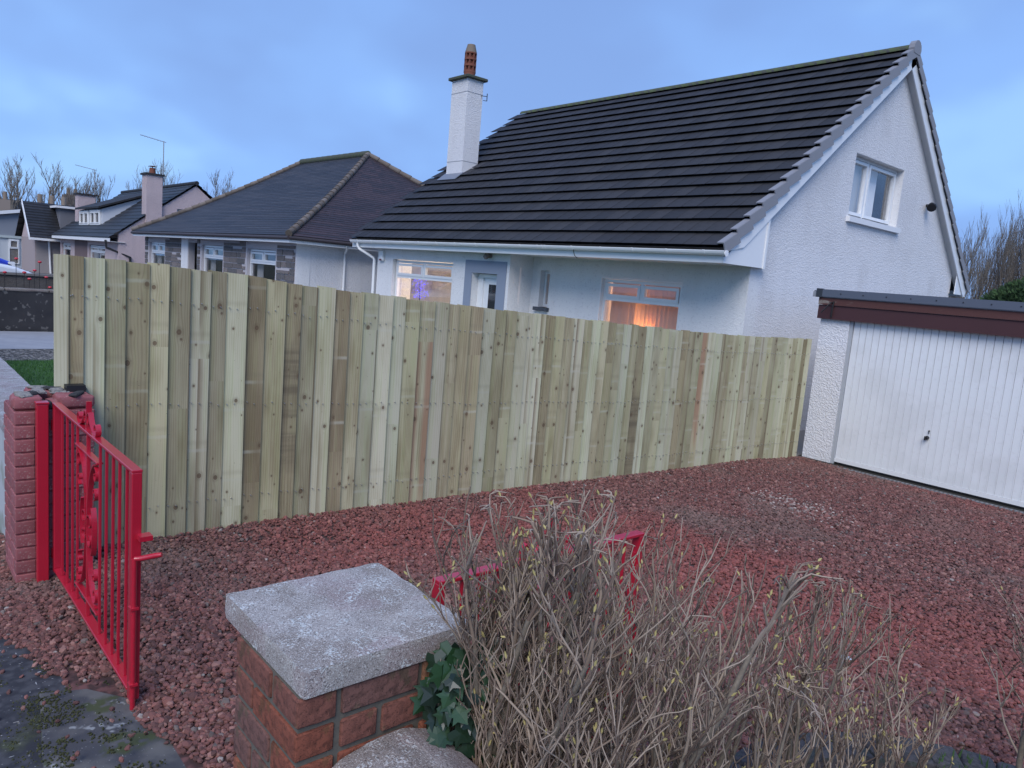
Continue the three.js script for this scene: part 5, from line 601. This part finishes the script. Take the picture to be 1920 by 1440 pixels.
// ---------------------------------------------------------------- pink gabled house
{
  const h = thing('pink_house', 'pink roughcast gabled house with roof dormer and tall chimney', 'house', [0, 0, 0]); const xr = -31, xl = -43.6, ze = 2.05, zr = -1.45, zb = -4.95, ey = 2.46, ry = 5.2;
  part(h, 'gable_wall', (() => { const g = wallGeo([[-ze + 0.35, -0.3], [-zb - 0.3, -0.3], [-zb - 0.3, ey + 0.1], [-zr, ry - 0.1], [-ze + 0.35, ey + 0.22]], [[0.65, 1.65, 3.1, 4.0]], 0.25); g.rotateY(Math.PI / 2); g.translate(xr - 0.25, 0, 0); return worldUV(g); })(), M.pinkCast);
  simpleWindow(h, 0.98, 0.88, [xr - 0.12, 3.11, -0.66], Math.PI / 2, 0.25);
  part(h, 'front_wall', (() => { const g = wallGeo([[xl, -0.3], [xr - 0.25, -0.3], [xr - 0.25, ey], [xl, ey]], [[-43.2, -40.9, 0.9, 2.1], [-36.7, -33.5, 0.9, 2.12]], 0.22); g.translate(0, 0, ze - 0.6); return worldUV(g); })(), M.pinkCast); part(h, 'back_wall', box(xl, xr - 0.25, -0.3, ey, zb + 0.3, zb + 0.5), M.pinkCast); part(h, 'far_wall', box(xl, xl + 0.2, -0.3, ey, zb + 0.5, ze - 0.61), M.pinkCast); part(h, 'brown_panel', box(-39.8, -37.0, 0.2, ey - 0.02, ze - 0.379, ze - 0.36), std([0.16, 0.11, 0.11], 0.9));
  for (const [x, w] of [[-43.18, 2.26], [-36.68, 3.16]]) simpleWindow(h, w, 1.18, [x, 0.91, ze - 0.46], 0, 0.3);
  const rf = new THREE.Group(); rf.name = 'roof'; h.add(rf); part(rf, 'front_tiles', courses([xl - 0.1, ey, ze + 0.05], [xr + 0.1, ey, ze + 0.05], [xl - 0.1, ry, zr], [xr + 0.1, ry, zr], 15, 0.045, 0, darkT, 11), M.slateVary).userData.kind = 'stuff'; part(rf, 'back_tiles', courses([xr + 0.1, ey, zb], [xl - 0.1, ey, zb], [xr + 0.1, ry, zr], [xl - 0.1, ry, zr], 15, 0.045, 0, darkT, 12), M.slateVary).userData.kind = 'stuff';
  part(rf, 'ridge', new GB().tube([[xl - 0.1, ry + 0.02, zr], [xr + 0.1, ry + 0.02, zr]], 0.1, 8).build(), M.tiles[0]); part(rf, 'fascia', box(xl, xr + 0.08, ey - 0.16, ey - 0.01, ze + 0.0, ze + 0.03), M.whitePaint); part(rf, 'soffit', box(xl, xr + 0.07, ey - 0.16, ey - 0.14, ze - 0.6, ze - 0.001), M.soffit);
  part(h, 'downpipe', new GB().tube([[xr - 0.25, ey - 0.1, ze + 0.1], [xr - 0.2, ey - 0.42, ze + 0.06], [xr + 0.05, ey - 0.75, ze - 0.8], [xr + 0.05, 0, ze - 0.82]], 0.05, 8).build(), M.black);
  const ch = part(h, 'chimney', worldUV(box(xr - 0.55, xr + 0.16, 3.2, 5.3, 0.02, 0.66)), M.pinkCast); part(ch, 'coping', box(xr - 0.62, xr + 0.23, 5.3, 5.37, -0.05, 0.73), M.tiles[1]); part(ch, 'chimney_pot', new GB().tube([[xr - 0.2, 5.37, 0.34], [xr - 0.2, 5.62, 0.34]], [0.14, 0.12], 10).tube([[xr - 0.2, 5.68, 0.34], [xr - 0.2, 5.71, 0.34]], [0.19, 0.1], 10).tube([[xr - 0.2, 5.6, 0.34], [xr - 0.2, 5.7, 0.34]], 0.02, 5).build(), M.clay); aerial(ch, [xr + 0.05, 4.9, -0.03], 1.9, 1);
  const c2 = part(h, 'chimney', worldUV(box(xl + 0.5, xl + 1.2, 3.0, 4.75, 0.2, 1.05)), M.pinkCast); part(c2, 'coping', box(xl + 0.42, xl + 1.28, 4.75, 4.83, 0.12, 1.13), M.tiles[1]); aerial(c2, [xl + 1.0, 4.5, 0.2], 1.7, 1);
  const dm = part(h, 'dormer', new GB().hexa([[-40.8, 3.0, 1.25], [-36.0, 3.0, 1.25], [-36.0, 3.0, -1.2], [-40.8, 3.0, -1.2], [-40.8, 3.85, 1.25], [-36.0, 3.85, 1.25], [-36.0, 4.85, -1.2], [-40.8, 4.85, -1.2]]).build(), std([0.62, 0.64, 0.68], 0.7)); part(dm, 'dormer_roof', new GB().hexa([[-41.0, 3.86, 1.45], [-35.8, 3.86, 1.45], [-35.8, 4.95, -1.3], [-41.0, 4.95, -1.3], [-41.0, 3.95, 1.45], [-35.8, 3.95, 1.45], [-35.8, 5.04, -1.3], [-41.0, 5.04, -1.3]]).build(), M.tiles[2]); for (const x of [-40.6, -38.2]) { const w = windowUnit(dm, 2.0, 0.7, [[0.04, 1.0, 0.04, 0.66, true], [1.0, 1.96, 0.04, 0.66, true]], M.whitePlastic, [x, 3.08, 1.34]); part(w, 'backing', box(0.05, 1.95, 0.05, 0.65, -0.08, -0.072), M.room); }
}
// ---------------------------------------------------------------- house with steep brown roof turned to the street, and the pale house past it
{
  const h = thing('grey_dormer_house', 'house with dark tiled slope, white verge and grey clad dormer', 'house', [0, 0, 0]); part(h, 'wall', worldUV(box(-49, -44.4, -0.3, 2.3, -4, 2.75)), std([0.36, 0.30, 0.30], 0.95));
  part(h, 'roof_tiles', courses([-43.9, 2.25, 3.05], [-43.9, 2.25, -4.2], [-46.4, 4.25, 3.05], [-46.4, 4.25, -4.2], 13, 0.05, 0, darkT, 21), M.slateVary).userData.kind = 'stuff'; part(h, 'far_slope', courses([-49.2, 2.25, -4.2], [-49.2, 2.25, 3.05], [-46.4, 4.25, -4.2], [-46.4, 4.25, 3.05], 6, 0.05, 0, darkT, 22), M.slateVary).userData.kind = 'stuff';
  part(h, 'gable', new GB().tri([-44.2, 2.25, 2.76], [-46.4, 4.1, 2.76], [-48.8, 2.25, 2.76]).tri([-48.8, 2.25, 2.757], [-46.4, 4.1, 2.757], [-44.2, 2.25, 2.757]).build(), M.pinkCast); part(h, 'verge_board', new GB().hexa([[-43.9, 2.1, 3.06], [-43.9, 2.1, 3.1], [-46.4, 4.1, 3.1], [-46.4, 4.1, 3.06], [-43.9, 2.32, 3.06], [-43.9, 2.32, 3.1], [-46.4, 4.32, 3.1], [-46.4, 4.32, 3.06]]).build(), M.whitePaint); part(h, 'gutter', box(-43.95, -43.8, 2.12, 2.24, -4.2, 3.05), M.whitePaint);
  const dm = part(h, 'dormer', box(-46.6, -44.6, 2.7, 4.0, -2.4, 1.5), std([0.17, 0.17, 0.19], 0.8)); part(dm, 'dormer_roof', box(-46.8, -44.4, 4.0, 4.12, -2.6, 1.75), M.whitePaint); part(h, 'slat_fence_panel', new GB().box(-44.38, -44.36, 0.2, 2.0, 1.4, 2.7).build(), std([0.3, 0.27, 0.27], 0.9)); part(h, 'downpipe', new GB().tube([[-44.3, 2.2, 2.1], [-44.3, 0, 2.0]], 0.06, 6).build(), M.whitePaint); for (const z of [0.9, 1.5, 2.1]) part(h, 'chimney_pot', new GB().tube([[-47, 4.1, z], [-47, 4.75, z]], 0.14, 8).build(), M.buff); part(h, 'garage_door', box(-44.38, -44.33, 0.2, 1.9, -0.4, 1.3), M.whitePaint);
}
{
  const h = thing('pale_gabled_house', 'pale house with white bargeboard gable and tall narrow windows', 'house', [0, 0, 0]); part(h, 'wall', worldUV(box(-58, -51, -0.3, 2.3, 2.0, 9.5)), std([0.52, 0.55, 0.58], 0.9)); part(h, 'gable', new GB().tri([-50.99, 2.25, 9.5], [-50.99, 2.25, 1.9], [-50.99, 4.0, 1.9]).build(), std([0.24, 0.26, 0.3], 0.9)); part(h, 'bargeboard', new GB().hexa([[-50.9, 2.25, 9.6], [-50.7, 2.25, 9.6], [-50.7, 3.85, 1.8], [-50.9, 3.85, 1.8], [-50.9, 2.45, 9.6], [-50.7, 2.45, 9.6], [-50.7, 4.05, 1.8], [-50.9, 4.05, 1.8]]).build(), M.whitePaint);
  part(h, 'roof_slope', new GB().hexa([[-58.2, 2.3, 9.6], [-50.9, 2.3, 9.6], [-50.9, 3.95, 1.8], [-58.2, 3.95, 1.8], [-58.2, 2.4, 9.6], [-50.9, 2.4, 9.6], [-50.9, 4.08, 1.8], [-58.2, 4.08, 1.8]]).build(), M.tiles[1]); part(h, 'band', box(-50.98, -50.9, 2.1, 2.25, 2.0, 9.4), std([0.45, 0.5, 0.5], 0.8)); for (const z of [2.6, 3.7, 5.0]) { const w = windowUnit(h, 0.55, 1.5, [[0.03, 0.52, 0.03, 0.95, false], [0.03, 0.52, 0.95, 1.47, true]], M.whitePlastic, [-50.93, 0.55, z + 0.55], Math.PI / 2); part(w, 'backing', box(0.05, 0.5, 0.05, 1.45, -0.07, -0.06), M.room); }
  const c = part(h, 'chimney', box(-57.5, -56, 3.3, 4.6, 2.4, 4.6), std([0.3, 0.24, 0.2], 0.9)); for (const z of [2.6, 3.0, 3.4, 3.8, 4.2]) part(c, 'chimney_pot', new GB().tube([[-56.7, 4.6, z], [-56.7, 5.15, z]], [0.15, 0.12], 8).build(), M.buff);
}
{ const h = thing('far_terrace', 'low grey roofed houses beyond the pink house', 'house', [0, 0, 0]); part(h, 'wall', box(-90, -70, -0.3, 3.0, -12, 14), std([0.3, 0.28, 0.28], 0.9)); part(h, 'roof', new GB().hexa([[-90, 3, 14], [-69.5, 3, 14], [-69.5, 3, -12], [-90, 3, -12], [-80, 5.6, 13], [-79, 5.6, 13], [-79, 5.6, -11], [-80, 5.6, -11]]).build(), M.tiles[3]); for (const z of [-6, 0.5, 4.5, 8]) { const c = part(h, 'chimney', box(-79, -77.5, 5, 6.6, z, z + 1.4), std([0.16, 0.12, 0.1], 0.9)); part(c, 'chimney_pot', new GB().tube([[-78.2, 6.6, z + 0.4], [-78.2, 7.2, z + 0.4]], 0.16, 8).tube([[-78.2, 6.6, z + 1], [-78.2, 7.2, z + 1]], 0.16, 8).build(), M.buff).userData.kind = 'stuff'; } }
{ const g = new GB(); for (let k = 0; k < 60; k++) { const a0 = Math.PI * (0.62 + k / 60 * 1.0), a1 = Math.PI * (0.62 + (k + 1) / 60 * 1.0), R = 300, hh = a => 5 + 4 * fbm(a * 9, 2, 3); const P = (a, y, rr) => [Math.cos(a) * rr, y, -Math.sin(a) * rr]; } }
// ---------------------------------------------------------------- dark boundary wall and what stands beyond it
const sootTex = texture(512, 256, (u, v) => { const n = fbm(u * 8, v * 8, 5, 8), f = sst(0.68, 0.76, fbm(u * 24 + 3, v * 24, 3, 24)); return mix3(mix3([0.018, 0.018, 0.022], [0.045, 0.043, 0.046], n), [0.2, 0.19, 0.18], f * 0.5); }, true, [0.5, 0.5]);
{ const w = thing('black_wall', 'sooty black boundary wall beside the pale path', 'wall', [0, 0, 0]); part(w, 'wall_face', worldUV(box(-15.2, -14.98, -0.1, 0.97, 1.9, 9.4)), std([1, 1, 1], 0.9, { map: sootTex, bumpMap: sootTex, bumpScale: 0.01 })); for (let k = 0; k < 9; k++) { const b = part(w, 'coping_stone', roughBox(0.27, 0.06, 0.82, 0.008, 0.008, 600 + k, [3, 2, 6]), std([0.5, 0.48, 0.46], 0.95, { map: capTex })); b.position.set(-15.09, 0.995, 2.3 + k * 0.83); } }
{ const w = thing('brown_wall', 'brown rendered wall behind the black boundary wall', 'wall', [0, 0, 0]); part(w, 'wall_face', worldUV(box(-16.4, -16.15, -0.1, 1.27, 3.5, 9.5)), std([1, 1, 1], 0.95, { map: texture(256, 256, (u, v) => mix3([0.075, 0.066, 0.062], [0.12, 0.11, 0.105], fbm(u * 9, v * 9, 4, 9)), true, [0.6, 0.6]), bumpMap: castBump, bumpScale: 0.006 })); part(w, 'coping', box(-16.44, -16.11, 1.27, 1.32, 3.45, 9.5), std([0.17, 0.16, 0.155], 0.95)); part(w, 'gate_pillar', box(-16.0, -15.85, 0.0, 1.55, 6.3, 6.46), std([0.14, 0.135, 0.13], 0.9)); }
function car(label, at, paintC) {
  const c = thing('parked_car', label, 'car', at); c.rotation.y = Math.PI / 2; const pm = phys(paintC, 0.3, { clearcoat: 0.8, clearcoatRoughness: 0.08 });   // local +x is the nose
  const lower = [[-2.05, 0.3], [-2.1, 0.62], [-2.0, 0.86], [-1.5, 0.93], [0.75, 0.95], [1.55, 0.82], [1.98, 0.66], [2.05, 0.45], [2.0, 0.28]], body = new THREE.ExtrudeGeometry(new THREE.Shape(lower.map(p => new THREE.Vector2(...p))), { depth: 1.56, bevelEnabled: true, bevelSize: 0.07, bevelThickness: 0.09, bevelSegments: 3 }); body.translate(0, 0, -0.78); part(c, 'body', body, pm);
  const cab = [[-1.85, 0.9], [-1.45, 1.38], [-1.0, 1.46], [0.0, 1.44], [0.9, 0.92]]; const gl = new THREE.ExtrudeGeometry(new THREE.Shape(cab.map(p => new THREE.Vector2(...p))), { depth: 1.3, bevelEnabled: true, bevelSize: 0.03, bevelThickness: 0.06, bevelSegments: 2 }); gl.translate(0, 0, -0.65); part(c, 'window_glass', gl, M.darkGlass);
  const rf = [[-1.5, 1.4], [-1.0, 1.47], [0.0, 1.46], [0.12, 1.42], [-0.9, 1.43]]; part(c, 'roof', (() => { const g = new RoundedBoxGeometry(1.45, 0.05, 1.36, 2, 0.02); g.translate(-0.7, 1.475, 0); return g; })(), pm);
  for (const s of [-1, 1]) { part(c, 'pillar', new GB().tube([[0.02, 1.46, s * 0.7], [0.5, 1.2, s * 0.72], [0.95, 0.94, s * 0.76]], 0.035, 6).build(), pm); part(c, 'rear_pillar', new GB().tube([[-1.45, 1.44, s * 0.7], [-1.92, 0.9, s * 0.76]], 0.05, 6).build(), pm); part(c, 'mid_pillar', new GB().tube([[-0.45, 1.46, s * 0.71], [-0.4, 0.93, s * 0.77]], 0.03, 6).build(), pm); part(c, 'headlight', new GB().box(1.9, 2.06, 0.62, 0.74, s * 0.75 - 0.12, s * 0.75 + 0.12).build(), M.whitePlastic); part(c, 'mirror', new GB().box(0.62, 0.78, 0.95, 1.07, s * 0.98 - 0.08, s * 0.98 + 0.06).build(), pm);
    for (const x of [-1.3, 1.3]) { const w = part(c, 'wheel', new GB().tube([[x, 0.31, s * 0.62], [x, 0.31, s * 0.88]], 0.31, 20).build(), M.black); part(w, 'rim', new GB().tube([[x, 0.31, s * 0.87], [x, 0.31, s * 0.895]], 0.2, 16).build(), M.softGrey); } }
  return c;
}
car('white parked car behind the brown wall', [-18.6, 0.52, 8.7], [0.72, 0.74, 0.78]); car('bright blue parked car beyond the white car', [-21.0, 0.72, 8.9], [0.02, 0.045, 0.5]);
{ const r = mulberry(71); const pts = [[6.75, 1.05, 0.55], [6.95, 1.62, 0.9], [7.05, 1.42, 0.6], [7.25, 1.36, 0.7], [7.4, 1.66, 1.0], [7.62, 1.34, 0.5], [7.8, 1.42, 0.7], [6.82, 1.28, 0.5], [7.15, 1.22, 0.4]]; pts.forEach(([z, y, l]) => { const s = thing('garden_stake', 'thin wire garden stake topped with a red bauble behind the black wall', 'garden ornament', [-15.6, 0, z], 'red bauble stakes behind the wall'); part(s, 'wire', new GB().tube([[0, 0.1, 0], [0.02, y - 0.2, 0.01], [(r() - 0.5) * 0.05, y, 0]], 0.006, 5).build(), M.iron); const b = new THREE.SphereGeometry(0.036, 12, 8); b.scale(1.2, 0.8, 1.2); b.translate(0, y, 0); part(s, 'bauble', b, phys([0.5, 0.02, 0.03], 0.35, { clearcoat: 0.5 })); }); }
// ---------------------------------------------------------------- trees
const bareM = [[0.21, 0.18, 0.15], [0.24, 0.21, 0.18], [0.19, 0.16, 0.14]].map(c => std(c, 0.95));
function bareTree(label, at, hgt, seed, group, opt = {}) {
  const t = thing('bare_tree', label, 'tree', at, group), r = mulberry(seed), tr = new GB(), cr = new GB(), V = (...a) => new THREE.Vector3(...a), mt = bareM[seed % 3]; const { spread = 0.55, levels = 4, stems = 1, upr = 0.25, r0 = hgt * 0.017, minR = 0.008 } = opt;
  function branch(p, d, len, rad, lv) { const n = lv === 0 ? 6 : 4, pts = [p.clone()], rr = [rad]; let q = p.clone(), dir = d.clone(); for (let k = 1; k <= n; k++) { dir.addScaledVector(V(r() - 0.5, upr * 0.5 + (r() - 0.5) * 0.3, r() - 0.5), lv === 0 ? 0.12 : 0.28).normalize(); q = q.clone().addScaledVector(dir, len / n); pts.push(q); rr.push(Math.max(minR * 0.6, rad * (1 - 0.6 * k / n))); }
    (lv === 0 ? tr : cr).tube(pts.map(v => [v.x, v.y, v.z]), rr, lv < 2 ? 6 : 3, false); if (lv >= levels) return; const m = lv === 0 ? 11 : lv === 1 ? 7 : 5;
    for (let k = 0; k < m; k++) { const u = lv === 0 ? 0.28 + 0.72 * (k + r()) / m : 0.2 + 0.8 * r(), i = Math.min(n - 1, Math.floor(u * n)), b = pts[i].clone().lerp(pts[i + 1], clamp(u * n - i)), a = r() * 6.283, dd = dir.clone().multiplyScalar(0.75).add(V(Math.cos(a) * spread, upr + r() * 0.35, Math.sin(a) * spread)).normalize(); branch(b, dd, len * (lv === 0 ? 0.55 - 0.22 * u : 0.5) * (0.75 + r() * 0.4), Math.max(minR, rr[i] * 0.5), lv + 1); } }
  for (let s = 0; s < stems; s++) { const a = r() * 6.28, k = stems > 1 ? 0.22 : 0.03; branch(V(Math.cos(a) * 0.3 * (stems > 1 ? 1 : 0), -0.3, Math.sin(a) * 0.3 * (stems > 1 ? 1 : 0)), V(Math.cos(a) * k, 1, Math.sin(a) * k).normalize(), hgt * (0.7 + r() * 0.15), r0 * (stems > 1 ? 0.6 : 1), 0); }
  part(t, 'trunk', tr.build(), mt); part(t, 'crown', cr.build(), mt); return t;
}
[[-72, 0.9, 7.4], [-73, -0.6, 8.6], [-72, -2.0, 9.2], [-73, -3.6, 8.5], [-74, -5.3, 8.9], [-75, -7.0, 8.0]].forEach(([x, z, hh], k) => bareTree('tall leafless tree on the skyline behind the pale gabled house', [x, 0, z], hh, 40 + k, 'bare trees behind the far houses', { spread: 0.55, upr: 0.4, r0: 0.15, minR: 0.013, levels: 3 }));
[[-66, -8.4, 9.0], [-66, -9.9, 9.4], [-67, -14.7, 9.6], [-68, -16.8, 9.5]].forEach(([x, z, hh], k) => bareTree('leafless tree showing over the ridge of the pink house', [x, 0, z], hh, 60 + k, 'bare trees behind the pink house', { spread: 0.55, upr: 0.4, r0: 0.14, minR: 0.013, levels: 3 }));
{ const r = mulberry(88); for (let k = 0; k < 17; k++) { const x = -10.4 + k * 0.31 + r() * 0.4, z = -28 - r() * 5; bareTree('slender bare sapling in the thicket behind the garage', [x, -0.2, z], 4.9 + r() * 1.6 + (k > 12 ? 1.7 * r() : 0), 100 + k, 'bare saplings behind the garage', { spread: 0.34, upr: 0.6, levels: 3, stems: 2, r0: 0.06, minR: 0.0055 }); } }
{ const t = thing('evergreen_shrub', 'dark green clipped conifer beside the bare saplings', 'conifer', [-2.35, -0.2, -17.5]), r = mulberry(6); part(t, 'trunk', new GB().tube([[0, 0, 0], [0, 1.5, 0]], 0.12, 8).build(), M.bark); const g = new GB(); const cols = [[0.02, 0.05, 0.018], [0.03, 0.075, 0.025], [0.014, 0.035, 0.014], [0.045, 0.09, 0.03]]; for (let k = 0; k < 14000; k++) { const u = r() * 2 - 1, a = r() * 6.283, s = Math.sqrt(1 - u * u), R = 0.72 + 0.3 * Math.pow(r(), 0.5) * (0.8 + 0.4 * fbm(a * 3, u * 4 + 9, 3)), x = Math.cos(a) * s * R * 1.75, z = Math.sin(a) * s * R * 1.75, y = 1.9 + u * R * 1.8; g.col = cols[Math.floor(r() * 4)]; const q = 0.05 + r() * 0.07, dx = x * 0.06 + (r() - 0.5) * 0.1, dy = 0.05 + r() * 0.08, dz = z * 0.06 + (r() - 0.5) * 0.1; g.tri([x - q * 0.5, y, z + q * 0.3], [x + q * 0.5, y, z - q * 0.3], [x + dx, y + dy, z + dz]); } part(t, 'crown', g.build(), std([1, 1, 1], 0.9, { vertexColors: true, side: THREE.DoubleSide })); }
renderer.render(scene, camera);
